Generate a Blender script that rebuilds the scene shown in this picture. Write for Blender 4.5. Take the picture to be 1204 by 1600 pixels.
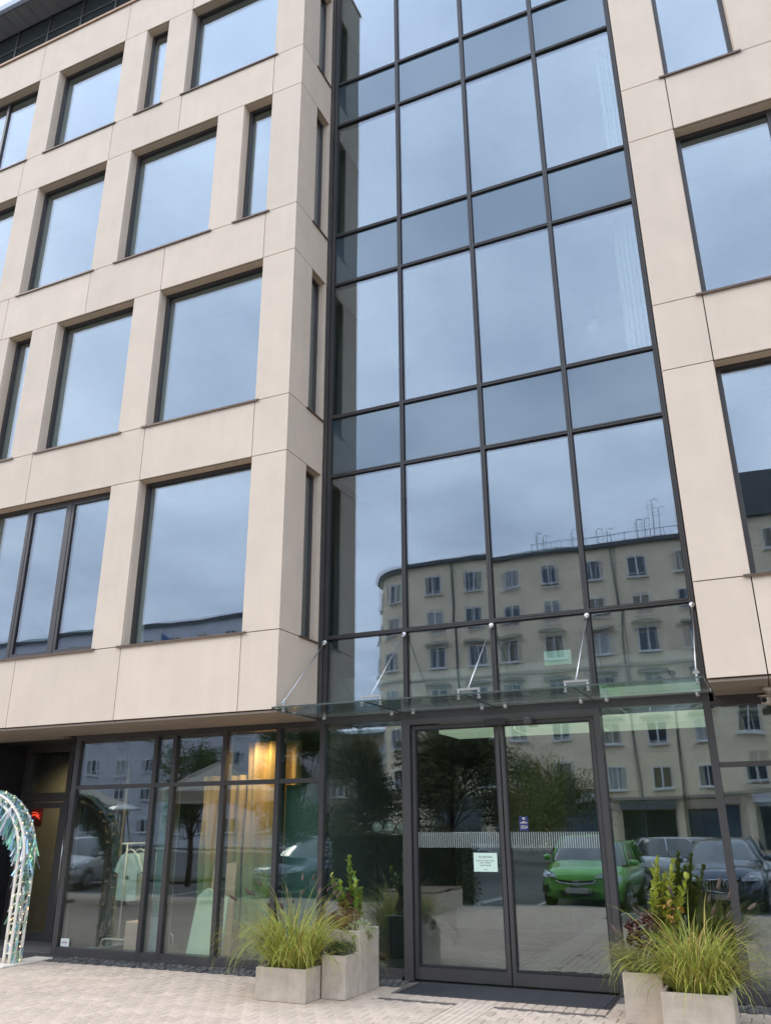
import bpy, math, random
from mathutils import Vector, Matrix
R = math.radians
rnd = random.Random(7)
scene = bpy.context.scene
for o in list(bpy.data.objects):
    bpy.data.objects.remove(o)
COL = scene.collection

# ---------------------------------------------------------------- camera
F_PX, W_PX, H_PX = 1278.41, 1204.0, 1600.0
CAM = Vector((5.387, -8.785, 1.640))
YAW, PITCH, ROLL = -0.41840597, 0.36724681, -0.00672637
cp, sp = math.cos(PITCH), math.sin(PITCH)
fw = Vector((math.sin(YAW) * cp, math.cos(YAW) * cp, sp))
rt0 = Vector((math.cos(YAW), -math.sin(YAW), 0))
up0 = rt0.cross(fw)
rt = rt0 * math.cos(ROLL) + up0 * math.sin(ROLL)
up = -rt0 * math.sin(ROLL) + up0 * math.cos(ROLL)
cam_d = bpy.data.cameras.new('camera')
cam = bpy.data.objects.new('camera', cam_d)
COL.objects.link(cam)
m = Matrix((rt, up, -fw)).transposed().to_4x4()
m.translation = CAM
cam.matrix_world = m
cam_d.sensor_fit = 'VERTICAL'
cam_d.sensor_height = 24.0
cam_d.lens = F_PX / H_PX * 24.0
cam_d.clip_start = 0.05
cam_d.clip_end = 3000
scene.camera = cam

# ---------------------------------------------------------------- world, sun, exposure
SUN_DIR = Vector((-0.88, -0.46, 0.66)).normalized()      # towards the sun
w = bpy.data.worlds.new('World')
scene.world = w
w.use_nodes = True
nt = w.node_tree
for n in list(nt.nodes):
    nt.nodes.remove(n)
def wn(t, **kw):
    n = nt.nodes.new(t)
    for k, v in kw.items():
        setattr(n, k, v)
    return n
out = wn('ShaderNodeOutputWorld')
bg = wn('ShaderNodeBackground')
bg.inputs['Strength'].default_value = 0.15
sky = wn('ShaderNodeTexSky')
sky.sky_type = 'NISHITA'
sky.sun_disc = False
sky.sun_elevation = math.asin(SUN_DIR.z)
sky.sun_rotation = math.atan2(SUN_DIR.x, SUN_DIR.y)
sky.air_density = 1.0
sky.dust_density = 1.5
tc = wn('ShaderNodeTexCoord')
sep = wn('ShaderNodeSeparateXYZ')
nt.links.new(tc.outputs['Generated'], sep.inputs[0])
zz = wn('ShaderNodeMath', operation='ADD'); zz.inputs[1].default_value = 0.22
zm = wn('ShaderNodeMath', operation='MAXIMUM'); zm.inputs[1].default_value = 0.02
nt.links.new(sep.outputs['Z'], zm.inputs[0]); nt.links.new(zm.outputs[0], zz.inputs[0])
dx = wn('ShaderNodeMath', operation='DIVIDE'); dy = wn('ShaderNodeMath', operation='DIVIDE')
nt.links.new(sep.outputs['X'], dx.inputs[0]); nt.links.new(zz.outputs[0], dx.inputs[1])
nt.links.new(sep.outputs['Y'], dy.inputs[0]); nt.links.new(zz.outputs[0], dy.inputs[1])
cmb = wn('ShaderNodeCombineXYZ')
nt.links.new(dx.outputs[0], cmb.inputs[0]); nt.links.new(dy.outputs[0], cmb.inputs[1])
no = wn('ShaderNodeTexNoise')
no.inputs['Scale'].default_value = 1.25
no.inputs['Detail'].default_value = 7
no.inputs['Roughness'].default_value = 0.52
no.inputs['Distortion'].default_value = 0.35
nt.links.new(cmb.outputs[0], no.inputs['Vector'])
r1 = wn('ShaderNodeMapRange'); r1.inputs['From Min'].default_value = 0.30; r1.inputs['From Max'].default_value = 0.55
r1.inputs['To Min'].default_value = 0.82; r1.inputs['To Max'].default_value = 0.98
nt.links.new(no.outputs[0], r1.inputs['Value'])
no2 = wn('ShaderNodeTexNoise')
no2.inputs['Scale'].default_value = 2.6; no2.inputs['Detail'].default_value = 5
no2.inputs['Roughness'].default_value = 0.5
nt.links.new(cmb.outputs[0], no2.inputs['Vector'])
r2 = wn('ShaderNodeValToRGB')
r2.color_ramp.elements[0].position = 0.33; r2.color_ramp.elements[0].color = (6.0, 7.1, 9.5, 1)
r2.color_ramp.elements[1].position = 0.66; r2.color_ramp.elements[1].color = (9.6, 10.9, 13.4, 1)
nt.links.new(no2.outputs[0], r2.inputs[0])
mx = wn('ShaderNodeMixRGB')
nt.links.new(r1.outputs[0], mx.inputs[0]); nt.links.new(sky.outputs[0], mx.inputs[1]); nt.links.new(r2.outputs[0], mx.inputs[2])
# an overcast sky is brighter overhead than at the horizon, all the way round
ov = wn('ShaderNodeMapRange'); ov.inputs['To Min'].default_value = 0.80; ov.inputs['To Max'].default_value = 1.35
nt.links.new(zm.outputs[0], ov.inputs['Value'])
om = wn('ShaderNodeMixRGB', blend_type='MULTIPLY'); om.inputs[0].default_value = 1.0
nt.links.new(mx.outputs[0], om.inputs[1]); nt.links.new(ov.outputs[0], om.inputs[2])
nt.links.new(om.outputs[0], bg.inputs[0]); nt.links.new(bg.outputs[0], out.inputs[0])

sd = bpy.data.lights.new('sun', 'SUN')
sd.energy = 0.85
sd.angle = R(14)
sd.color = (1.0, 0.92, 0.82)
sun = bpy.data.objects.new('sun', sd)
COL.objects.link(sun)
sun.rotation_euler = SUN_DIR.to_track_quat('Z', 'Y').to_euler()

vs = scene.view_settings
vs.view_transform = 'Standard'
vs.look = 'None'
vs.exposure = 0.50
vs.gamma = 1.0
vs.use_curve_mapping = False
scene.render.engine = 'CYCLES'
cy = scene.cycles
cy.max_bounces = 10
cy.transparent_max_bounces = 16
cy.glossy_bounces = 4
cy.diffuse_bounces = 4
cy.caustics_reflective = False
cy.caustics_refractive = False
cy.use_denoising = True
cy.sample_clamp_indirect = 6.0

# ---------------------------------------------------------------- materials
MATS = {}
def nmat(name):
    mt = bpy.data.materials.new(name)
    mt.use_nodes = True
    t = mt.node_tree
    for n in list(t.nodes):
        t.nodes.remove(n)
    o = t.nodes.new('ShaderNodeOutputMaterial')
    MATS[name] = mt
    return mt, t, o
def mat(name, col, rough=0.6, var=0.12, scale=6.0, bump=0.0, bscale=None, metal=0.0, rand=0.0, island=0.0,
        col2=None, spec=0.5, detail=5, emit=None, estr=0.0, trans=0.0, coat=0.0, streak=0.0):
    mt, t, o = nmat(name)
    p = t.nodes.new('ShaderNodeBsdfPrincipled')
    p.inputs['Roughness'].default_value = rough
    p.inputs['Metallic'].default_value = metal
    p.inputs['Specular IOR Level'].default_value = spec
    p.inputs['Coat Weight'].default_value = coat
    L = t.links.new
    tcn = t.nodes.new('ShaderNodeTexCoord')
    nz = t.nodes.new('ShaderNodeTexNoise')
    nz.inputs['Scale'].default_value = scale
    nz.inputs['Detail'].default_value = detail
    nz.inputs['Roughness'].default_value = 0.6
    L(tcn.outputs['Object'], nz.inputs['Vector'])
    rmp = t.nodes.new('ShaderNodeValToRGB')
    c1 = [max(0, c * (1 - var)) for c in col]
    c2 = [min(1, c * (1 + var)) for c in (col2 or col)]
    rmp.color_ramp.elements[0].position = 0.3
    rmp.color_ramp.elements[1].position = 0.7
    rmp.color_ramp.elements[0].color = (*c1, 1)
    rmp.color_ramp.elements[1].color = (*c2, 1)
    L(nz.outputs[0], rmp.inputs[0])
    cur = rmp.outputs[0]
    def mulv(src, lo, hi, cur):
        mr = t.nodes.new('ShaderNodeMapRange')
        mr.inputs['To Min'].default_value = lo; mr.inputs['To Max'].default_value = hi
        L(src, mr.inputs['Value'])
        mm = t.nodes.new('ShaderNodeMixRGB'); mm.blend_type = 'MULTIPLY'; mm.inputs[0].default_value = 1
        L(cur, mm.inputs[1]); L(mr.outputs[0], mm.inputs[2])
        return mm.outputs[0]
    if rand:
        oi = t.nodes.new('ShaderNodeObjectInfo')
        cur = mulv(oi.outputs['Random'], 1 - rand, 1 + rand, cur)
    if island:
        ge = t.nodes.new('ShaderNodeNewGeometry')
        cur = mulv(ge.outputs['Random Per Island'], 1 - island, 1 + island, cur)
    if streak:
        mp = t.nodes.new('ShaderNodeMapping'); mp.inputs['Scale'].default_value = (7, 7, 0.35)
        L(tcn.outputs['Object'], mp.inputs[0])
        n3 = t.nodes.new('ShaderNodeTexNoise'); n3.inputs['Scale'].default_value = 1.0; n3.inputs['Detail'].default_value = 6
        L(mp.outputs[0], n3.inputs['Vector'])
        cur = mulv(n3.outputs[0], 1 - streak, 1 + streak, cur)
    L(cur, p.inputs['Base Color'])
    if emit:
        p.inputs['Emission Color'].default_value = (*emit, 1)
        p.inputs['Emission Strength'].default_value = estr
    if bump:
        b = t.nodes.new('ShaderNodeBump')
        b.inputs['Strength'].default_value = bump
        b.inputs['Distance'].default_value = 0.01
        nb = t.nodes.new('ShaderNodeTexNoise')
        nb.inputs['Scale'].default_value = bscale or scale * 8
        nb.inputs['Detail'].default_value = 4
        L(tcn.outputs['Object'], nb.inputs['Vector'])
        L(nb.outputs[0], b.inputs['Height'])
        L(b.outputs[0], p.inputs['Normal'])
    if trans:
        tr = t.nodes.new('ShaderNodeBsdfTranslucent')
        L(cur, tr.inputs[0])
        ms = t.nodes.new('ShaderNodeMixShader'); ms.inputs[0].default_value = trans
        L(p.outputs[0], ms.inputs[1]); L(tr.outputs[0], ms.inputs[2]); L(ms.outputs[0], o.inputs[0])
    else:
        L(p.outputs[0], o.inputs[0])
    return mt
def glass(name, r0, tint, rtint=(1, 1, 1), opaque=None, wav=0.0, rough=0.0):
    mt, t, o = nmat(name)
    L = t.links.new
    lw = t.nodes.new('ShaderNodeLayerWeight'); lw.inputs['Blend'].default_value = 0.5
    pw = t.nodes.new('ShaderNodeMath'); pw.operation = 'POWER'; pw.inputs[1].default_value = 4.0
    L(lw.outputs['Facing'], pw.inputs[0])
    mr = t.nodes.new('ShaderNodeMapRange'); mr.inputs['To Min'].default_value = r0; mr.inputs['To Max'].default_value = 1.0
    L(pw.outputs[0], mr.inputs['Value'])
    gl = t.nodes.new('ShaderNodeBsdfGlossy'); gl.inputs['Roughness'].default_value = rough
    gl.inputs['Color'].default_value = (*rtint, 1)
    if opaque:
        tr = t.nodes.new('ShaderNodeBsdfDiffuse'); tr.inputs[0].default_value = (*opaque, 1)
    else:
        tr = t.nodes.new('ShaderNodeBsdfTransparent'); tr.inputs[0].default_value = (*tint, 1)
    if wav:
        tcn = t.nodes.new('ShaderNodeTexCoord')
        nz = t.nodes.new('ShaderNodeTexNoise'); nz.inputs['Scale'].default_value = 1.3; nz.inputs['Detail'].default_value = 1.0
        L(tcn.outputs['Object'], nz.inputs['Vector'])
        b = t.nodes.new('ShaderNodeBump'); b.inputs['Strength'].default_value = 1.0; b.inputs['Distance'].default_value = wav
        L(nz.outputs[0], b.inputs['Height']); L(b.outputs[0], gl.inputs['Normal'])
    ms = t.nodes.new('ShaderNodeMixShader')
    L(mr.outputs[0], ms.inputs[0]); L(tr.outputs[0], ms.inputs[1]); L(gl.outputs[0], ms.inputs[2]); L(ms.outputs[0], o.inputs[0])
    return mt

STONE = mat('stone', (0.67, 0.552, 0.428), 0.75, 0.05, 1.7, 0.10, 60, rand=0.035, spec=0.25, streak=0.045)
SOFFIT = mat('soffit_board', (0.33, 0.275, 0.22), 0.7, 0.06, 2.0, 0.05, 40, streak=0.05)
FRAME = mat('anthracite_metal', (0.046, 0.041, 0.038), 0.42, 0.10, 3.0, spec=0.5)
FRAME2 = mat('grey_metal', (0.056, 0.052, 0.049), 0.40, 0.10, 3.0, spec=0.5)
BLACK = mat('black_gasket', (0.012, 0.012, 0.012), 0.7, 0.1)
MEMB = mat('membrane', (0.025, 0.022, 0.02), 0.9, 0.2)
BRONZE = mat('bronze_sill', (0.12, 0.075, 0.05), 0.45, 0.15, 4, metal=0.2)
COPING = mat('copper_coping', (0.34, 0.20, 0.11), 0.45, 0.15, 4, metal=0.2)
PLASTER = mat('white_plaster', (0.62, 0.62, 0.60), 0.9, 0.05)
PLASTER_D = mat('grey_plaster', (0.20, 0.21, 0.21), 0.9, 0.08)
DARKW = mat('dark_wall', (0.022, 0.022, 0.023), 0.6, 0.2, 3)
FLOORM = mat('floor_tile', (0.16, 0.155, 0.15), 0.35, 0.1, 3)
CARPET = mat('carpet', (0.10, 0.105, 0.11), 0.95, 0.1, 20)
STEEL = mat('stainless', (0.55, 0.54, 0.52), 0.28, 0.05, 10, metal=0.9)
WHITEM = mat('white_metal', (0.64, 0.59, 0.50), 0.4, 0.05)
GLASS = glass('facade_glass', 0.166, (0.82, 0.90, 0.86), (0.85, 0.905, 1.0), wav=0.0006)
GLASS_L = glass('shop_glass', 0.115, (0.87, 0.94, 0.90), (0.90, 0.95, 1.0), wav=0.0010)
GLASS_D = glass('door_glass', 0.165, (0.82, 0.90, 0.86), (0.90, 0.95, 1.0), wav=0.0008)
SPANDREL = glass('spandrel_glass', 0.148, (0, 0, 0), (0.80, 0.92, 1.0), opaque=(0.045, 0.068, 0.08), wav=0.0006)
CANOPYG = glass('canopy_glass', 0.045, (0.91, 0.94, 0.92), (0.95, 1, 0.97))
GEDGE = mat('glass_edge', (0.07, 0.09, 0.08), 0.2, 0.1)
CONC = mat('planter_concrete', (0.51, 0.435, 0.345), 0.85, 0.15, 7, 0.35, 45, rand=0.05, streak=0.16)
SOIL = mat('soil', (0.045, 0.032, 0.022), 0.95, 0.4, 30, 0.8, 60)
PAVER = mat('paver', (0.57, 0.452, 0.345), 0.9, 0.16, 14, 0.35, 90, rand=0.10, island=0.10)
PAVBASE = mat('paving_joint', (0.13, 0.11, 0.09), 0.95, 0.2, 25)
TACT = mat('tactile', (0.62, 0.50, 0.385), 0.9, 0.08, 12, 0.2, 60, rand=0.04)
COBBLE = mat('basalt_cobble', (0.075, 0.072, 0.068), 0.8, 0.3, 12, 0.6, 50, island=0.35)
ASPH = mat('asphalt', (0.085, 0.083, 0.080), 0.92, 0.18, 9, 0.5, 120)
KERB = mat('kerb', (0.36, 0.35, 0.33), 0.9, 0.12, 6, 0.2)
RUBBER = mat('rubber_mat', (0.022, 0.022, 0.024), 0.75, 0.3, 40)

# ---------------------------------------------------------------- mesh helpers
class MB:
    def __init__(s):
        s.v = []; s.f = []
    def quad(s, a, b, c, d):
        n = len(s.v); s.v += [tuple(a), tuple(b), tuple(c), tuple(d)]; s.f.append((n, n + 1, n + 2, n + 3)); return s
    def tri(s, a, b, c):
        n = len(s.v); s.v += [tuple(a), tuple(b), tuple(c)]; s.f.append((n, n + 1, n + 2)); return s
    def box(s, x0, x1, y0, y1, z0, z1):
        n = len(s.v)
        s.v += [(x0, y0, z0), (x1, y0, z0), (x1, y1, z0), (x0, y1, z0), (x0, y0, z1), (x1, y0, z1), (x1, y1, z1), (x0, y1, z1)]
        s.f += [(n, n + 3, n + 2, n + 1), (n + 4, n + 5, n + 6, n + 7), (n, n + 1, n + 5, n + 4), (n + 1, n + 2, n + 6, n + 5),
                (n + 2, n + 3, n + 7, n + 6), (n + 3, n, n + 4, n + 7)]
        return s
    def cbox(s, x0, x1, y0, y1, z0, z1, c):      # chamfered top edges and vertical edges
        def ring(i, z):
            return [(x0 + c + i, y0 + i, z), (x1 - c - i, y0 + i, z), (x1 - i, y0 + c + i, z), (x1 - i, y1 - c - i, z),
                    (x1 - c - i, y1 - i, z), (x0 + c + i, y1 - i, z), (x0 + i, y1 - c - i, z), (x0 + i, y0 + c + i, z)]
        s.loft([ring(0, z0), ring(0, z1 - c), ring(c, z1)], True, True)
        return s
    def loft(s, rings, cap0=False, cap1=False, closed=True):
        n = len(s.v); k = len(rings[0])
        for r in rings:
            s.v += [tuple(q) for q in r]
        for i in range(len(rings) - 1):
            for j in range(k if closed else k - 1):
                j2 = (j + 1) % k
                s.f.append((n + i * k + j, n + i * k + j2, n + (i + 1) * k + j2, n + (i + 1) * k + j))
        if cap0: s.f.append(tuple(n + j for j in reversed(range(k))))
        if cap1: s.f.append(tuple(n + (len(rings) - 1) * k + j for j in range(k)))
        return s
    def tube(s, pts, r, k=6, cap=True):
        pts = [Vector(q) for q in pts]
        rs = r if isinstance(r, (list, tuple)) else [r] * len(pts)
        rings = []
        u = None
        for i, q in enumerate(pts):
            d = (pts[min(i + 1, len(pts) - 1)] - pts[max(i - 1, 0)]).normalized()
            if u is None:
                u = d.cross(Vector((0, 0, 1)) if abs(d.z) < 0.9 else Vector((1, 0, 0))).normalized()
            else:
                u = (u - d * u.dot(d)).normalized()
            v = d.cross(u)
            rings.append([q + (u * math.cos(a) + v * math.sin(a)) * rs[i] for a in [2 * math.pi * j / k for j in range(k)]])
        return s.loft(rings, cap, cap)
    def lathe(s, prof, c=(0, 0, 0), k=12, axis='z'):
        rings = []
        for r, h in prof:
            ring = []
            for j in range(k):
                a = 2 * math.pi * j / k
                p3 = (r * math.cos(a), r * math.sin(a), h)
                if axis == 'x': p3 = (h, r * math.cos(a), r * math.sin(a))
                if axis == 'y': p3 = (r * math.sin(a), h, r * math.cos(a))
                ring.append((c[0] + p3[0], c[1] + p3[1], c[2] + p3[2]))
            rings.append(ring)
        return s.loft(rings, True, True)
    def mesh(s, name, m, smooth=False):
        me = bpy.data.meshes.new(name)
        me.from_pydata(s.v, [], s.f)
        if m: me.materials.append(m)
        if smooth:
            me.polygons.foreach_set('use_smooth', [True] * len(me.polygons))
        me.update()
        return me
    def build(s, name, m, parent=None, smooth=False, loc=None):
        return put(name, s.mesh(name, m, smooth), parent, loc)
def put(name, me, parent=None, loc=None):
    o = bpy.data.objects.new(name, me)
    COL.objects.link(o)
    if parent: o.parent = parent
    if loc is not None: o.location = loc
    return o
def tag(o, label, cat, group=None):
    o['label'] = label; o['category'] = cat
    if group: o['group'] = group
    return o
def thing(name, label, cat, loc=(0, 0, 0), rz=0.0, group=None):
    o = bpy.data.objects.new(name, None)
    COL.objects.link(o)
    o.location = loc; o.rotation_euler = (0, 0, rz)
    o.empty_display_size = 0.2
    return tag(o, label, cat, group)
def struct(o):
    o['kind'] = 'structure'; return o
def copy_tree(o, parent=None):
    c = o.copy(); COL.objects.link(c); c.parent = parent
    for ch in o.children:
        copy_tree(ch, c)
    return c
def pane_mesh(w, h, amp, m, gap=0.022, back=True, n=8):
    """double glazing: outer and inner sheet, each slightly pillowed; local: x width, y depth (0 = outer), z height"""
    b = MB()
    def sheet(y, a, flip):
        i0 = len(b.v)
        for j in range(n + 1):
            for i in range(n + 1):
                u, v = 2 * i / n - 1, 2 * j / n - 1
                b.v.append((w * i / n, y + a * (1 - u * u) * (1 - v * v), h * j / n))
        for j in range(n):
            for i in range(n):
                q = i0 + j * (n + 1) + i
                fc = (q, q + 1, q + n + 2, q + n + 1)
                b.f.append(fc if not flip else fc[::-1])
    sheet(0, amp, False)
    if back: sheet(gap, -amp * 0.8, True)
    return b.mesh('pane', m, True)
def pane(parent, x0, x1, y, z0, z1, m=None, amp=None, name='glass_pane', back=True, rot=0):
    wd, h = x1 - x0, z1 - z0
    if amp is None: amp = rnd.uniform(0.0007, 0.0016) * (1 if rnd.random() < 0.7 else -1) * min(1, min(wd, h) / 1.1)
    o = put(name, pane_mesh(wd, h, amp, m or GLASS, back=back), parent, (x0, y, z0))
    o.rotation_euler = (rnd.gauss(0, 0.0014), 0, rot + rnd.gauss(0, 0.0014))
    return o

# ---------------------------------------------------------------- ground
ground = struct(MB().quad((-400, -400, -0.135), (400, -400, -0.135), (400, 400, -0.135), (-400, 400, -0.135)).build('ground', ASPH))
PAVE_Y0 = -7.9
pave = struct(MB().box(-16, 14, PAVE_Y0, 1.14, -0.13, -0.012).build('pavement', PAVBASE))
for i in range(30):
    MB().cbox(-16 + i + 0.004, -15 + i - 0.004, PAVE_Y0 - 0.14, PAVE_Y0 - 0.004, -0.134, 0.004, 0.012).build('kerbstone', KERB, pave)
TX0, TX1 = 2.22, 2.60           # tactile strip
PL, PWD, PA = 0.20, 0.165, 0.019
def paver_poly():
    hx, hy = PL / 2, PWD / 2
    tops = [(-hx, hy + PA), (-0.066, hy + PA), (-0.036, hy - PA), (0.036, hy - PA), (0.066, hy + PA), (hx, hy + PA)]
    return [(x, -y) for x, y in tops] + [(x, y) for x, y in reversed(tops)]
PP = paver_poly()
def paver_rings(cx, cyy, dz=0.0, tx=0.0, ty=0.0):
    def rg(s, z):
        return [(cx + x * s, cyy + y * (1 - (1 - s) * 1.15), z + dz + tx * x + ty * y) for x, y in PP]
    return [rg(0.968, -0.014), rg(0.964, -0.005), rg(0.915, 0.0)]
paver_meshes = []
for i in range(6):
    b = MB(); b.loft(paver_rings(0, 0, rnd.uniform(-0.001, 0.001), rnd.uniform(-.008, .008), rnd.uniform(-.008, .008)), False, True)
    paver_meshes.append(b.mesh('paver', PAVER))
cells = []
halves = []
ny = int((0.60 - PAVE_Y0) / PWD)
for j in range(ny):
    y = 0.60 - PWD * (j + 0.5) - PA
    if y < PAVE_Y0 + 0.1: continue
    odd = j % 2
    for sgn, e in ((-1, TX0 - .003), (1, TX1 + .003)):
        if odd and not (y > 0.0): halves.append((e + sgn * .05, y))
        for i in range(78 if sgn < 0 else 45):
            x = e + sgn * (PL * (i + .5) + (.1 if odd else 0))
            if 1.27 < x < 3.76 and y > 0.0: continue
            cells.append((x, y))
def vis(x, y):
    d = Vector((x, y, 0)) - CAM
    z = d.dot(fw)
    if z <= 0: return None
    px = W_PX / 2 + F_PX * d.dot(rt) / z; py = H_PX / 2 - F_PX * d.dot(up) / z
    return (-10 < px < W_PX + 10 and py < H_PX + 12, d.length)
near = sorted([c for c in cells if (vis(*c) or (False, 0))[0]], key=lambda c: vis(*c)[1])
single = set(near[:290])
for c in near[:290]:
    put('paver', paver_meshes[rnd.randrange(6)], pave, (c[0], c[1], 0))
b = MB()
for c in cells:
    if c in single: continue
    b.loft(paver_rings(c[0], c[1], rnd.uniform(-0.0012, 0.0012), rnd.uniform(-.008, .008), rnd.uniform(-.008, .008)), False, True)
for hx_, hy_ in halves:
    b.cbox(hx_ - .047, hx_ + .047, hy_ - PWD / 2 + .003, hy_ + PWD / 2 - .003, -.012, rnd.uniform(-.001, .001), .004)
for j_ in range(4):     # cut stones closing the rows beside the mat
    for xa, xb in ((1.13, 1.24), (1.245, 1.358), (3.67, 3.78), (3.785, 3.90)):
        b.cbox(xa, xb, -.02 + j_ * .16, .134 + j_ * .16, -.0125, -.0035, .003)
for i in range(23):     # straight border stones round the mat
    b.cbox(1.365 + i * .1, 1.459 + i * .1, .06, .265, -.012, rnd.uniform(-.001, .001), .004)
o = b.build('paver_field', PAVER, pave); o['kind'] = 'stuff'
# tactile guide tiles: ribbed
tm = MB(); tm.cbox(0.004, 0.376, 0.004, 0.292, -0.011, 0.0, 0.004)
for k in range(5):
    tm.cbox(0.03 + k * 0.068, 0.064 + k * 0.068, 0.008, 0.288, -0.001, 0.006, 0.004)
tmesh = tm.mesh('tactile_tile', TACT)
for k in range(20):
    put('tactile_tile', tmesh, pave, (TX0 + 0.002, 0.055 - 0.296 * (k + 1), 0))
# dark cobbles under the shop front
b = MB()
def cob(x0, x1, y0, y1, s=0.095):
    yy = y0
    while yy < y1 - 0.03:
        xx = x0 + rnd.uniform(0, 0.04)
        while xx < x1 - 0.03:
            sx = s * rnd.uniform(0.75, 1.15)
            h = rnd.uniform(-0.002, 0.012)
            b.cbox(xx, min(xx + sx - 0.012, x1), yy + rnd.uniform(0, .008), yy + s - 0.012, -0.011, h, 0.012)
            xx += sx
        yy += s
cob(-4.1, 1.3, 0.64, 1.03); cob(3.75, 9, 0.64, 1.03)
o = b.build('cobble_strip', COBBLE, pave); o['kind'] = 'stuff'
MB().box(-7.4, -4.12, 0.62, 2.0, -0.011, 0.004).build('recess_paving', COBBLE, pave)

# ---------------------------------------------------------------- office building
bld = thing('office_building', 'modern office building with cream stone panels and tall dark framed glass wall', 'building')
H = 3.4
def sill(k): return 3.995 + H * k
def lin(k): return 6.507 + H * k if k < 3 else 16.38
BOT, TOP = 2.995, 17.40
XL, XR = -12.0, 11.0
G2 = 0.006
def panel(x0, x1, z0, z1):
    MB().box(x0 + G2, x1 - G2, 0.0, 0.030, z0 + G2, z1 - G2).build('stone_panel', STONE, bld)
left_w = {0: [(-2.54, -0.57), (-5.68, -3.08), (-8.2, -6.2), (-11.2, -8.9)],
          1: [(-2.54, -0.57), (-4.76, -3.08), (-5.90, -5.35), (-8.4, -6.45), (-11.3, -9.2)],
          2: [(-1.13, -0.57), (-3.58, -1.68), (-5.86, -4.16), (-8.5, -6.42), (-11.3, -9.1)],
          3: [(-2.51, -0.57), (-3.59, -3.06), (-5.86, -4.15), (-8.6, -6.41), (-11.4, -9.2)]}
right_w = {0: [(5.52, 7.5), (8.05, 10.2)], 1: [(5.52, 7.6), (8.2, 10.4)], 2: [(5.52, 6.38), (6.95, 8.9), (9.5, 10.4)], 3: [(5.52, 7.5), (8.05, 10.2)]}
left_j = {0: [-0.57, -2.54, -4.5, -6.5, -8.5], 1: [-0.57, -2.54, -4.84, -6.8, -9.0], 2: [-0.57, -2.54, -4.15, -6.1, -8.2],
          3: [-0.57, -2.54, -4.14, -6.4, -8.5], 4: [-0.57, -2.5, -4.13, -6.43, -8.6]}
right_j = {k: [5.52, 7.6, 9.6] for k in range(5)}
def bandz(k):
    if k == 0: return BOT, sill(0)
    if k == 4: return lin(3), TOP
    return lin(k - 1), sill(k)
core = MB(); memb = MB()
def cores(x0, x1, z0, z1):
    core.box(x0, x1, 0.052, 0.42, z0, z1)
    memb.box(x0, x1, 0.036, 0.050, z0, z1)
mull_at = {('L', 0, 1): [-4.02, -4.88], ('L', 3, 3): [-7.45], ('R', 1, 0): [6.62], ('L', 1, 3): [-7.4]}
REV = 0.165
def window(x0, x1, k, mulls=()):
    z0, z1 = sill(k), lin(k)
    FWD = 0.056
    f = MB()
    y0, y1 = REV, REV + 0.075
    f.box(x0, x0 + FWD, y0, y1, z0, z1); f.box(x1 - FWD, x1, y0, y1, z0, z1)
    f.box(x0 + FWD, x1 - FWD, y0, y1, z0, z0 + FWD); f.box(x0 + FWD, x1 - FWD, y0, y1, z1 - FWD, z1)
    fo = f.build('window', FRAME, bld)
    r = MB()
    t = 0.02
    r.box(x0 - t, x0, 0.031, REV + 0.02, z0, z1); r.box(x1, x1 + t, 0.031, REV + 0.02, z0, z1)
    r.box(x0 + .001, x1 - .001, 0.031, REV - 0.002, z1 - .006, z1 - .002)
    r.build('reveal', STONE, fo)
    s = MB(); s.box(x0 - 0.07, x1 + 0.07, -0.028, REV, z0 - 0.004, z0 + 0.010); s.box(x0 - 0.07, x1 + 0.07, -0.028, -0.024, z0 - 0.018, z0 - 0.0045)
    s.build('sill', BRONZE, fo)
    g = MB()     # gasket
    gi = 0.012
    xs = [x0 + FWD] + sorted(mulls) + [x1 - FWD]
    for q in mulls:
        MB().box(q - 0.03, q + 0.03, y0 - 0.004, y1 + 0.002, z0 + FWD, z1 - FWD).build('mullion', FRAME, fo)
    for a, c in zip(xs[:-1], xs[1:]):
        a2 = a + (0.03 if a in mulls else 0); c2 = c - (0.03 if c in mulls else 0)
        pane(fo, a2, c2, y0 + 0.03, z0 + FWD, z1 - FWD, name='pane')
        if mulls and (a in mulls) and k == 0:      # opening sash
            sx = MB()
            for (p0, p1, q0, q1) in ((a2, a2 + .05, z0 + FWD, z1 - FWD), (c2 - .05, c2, z0 + FWD, z1 - FWD), (a2 + .05, c2 - .05, z0 + FWD, z0 + FWD + .05), (a2 + .05, c2 - .05, z1 - FWD - .05, z1 - FWD)):
                sx.box(p0, p1, y0 + 0.002, y0 + 0.028, q0, q1)
            sx.build('sash', FRAME, fo)
    inn = MB(); inn.box(x0 - 0.03, x0 - 0.004, REV + 0.08, 0.44, z0, z1); inn.box(x1 + 0.004, x1 + 0.03, REV + 0.08, 0.44, z0, z1)
    inn.build('inner_reveal', PLASTER, fo)
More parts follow.
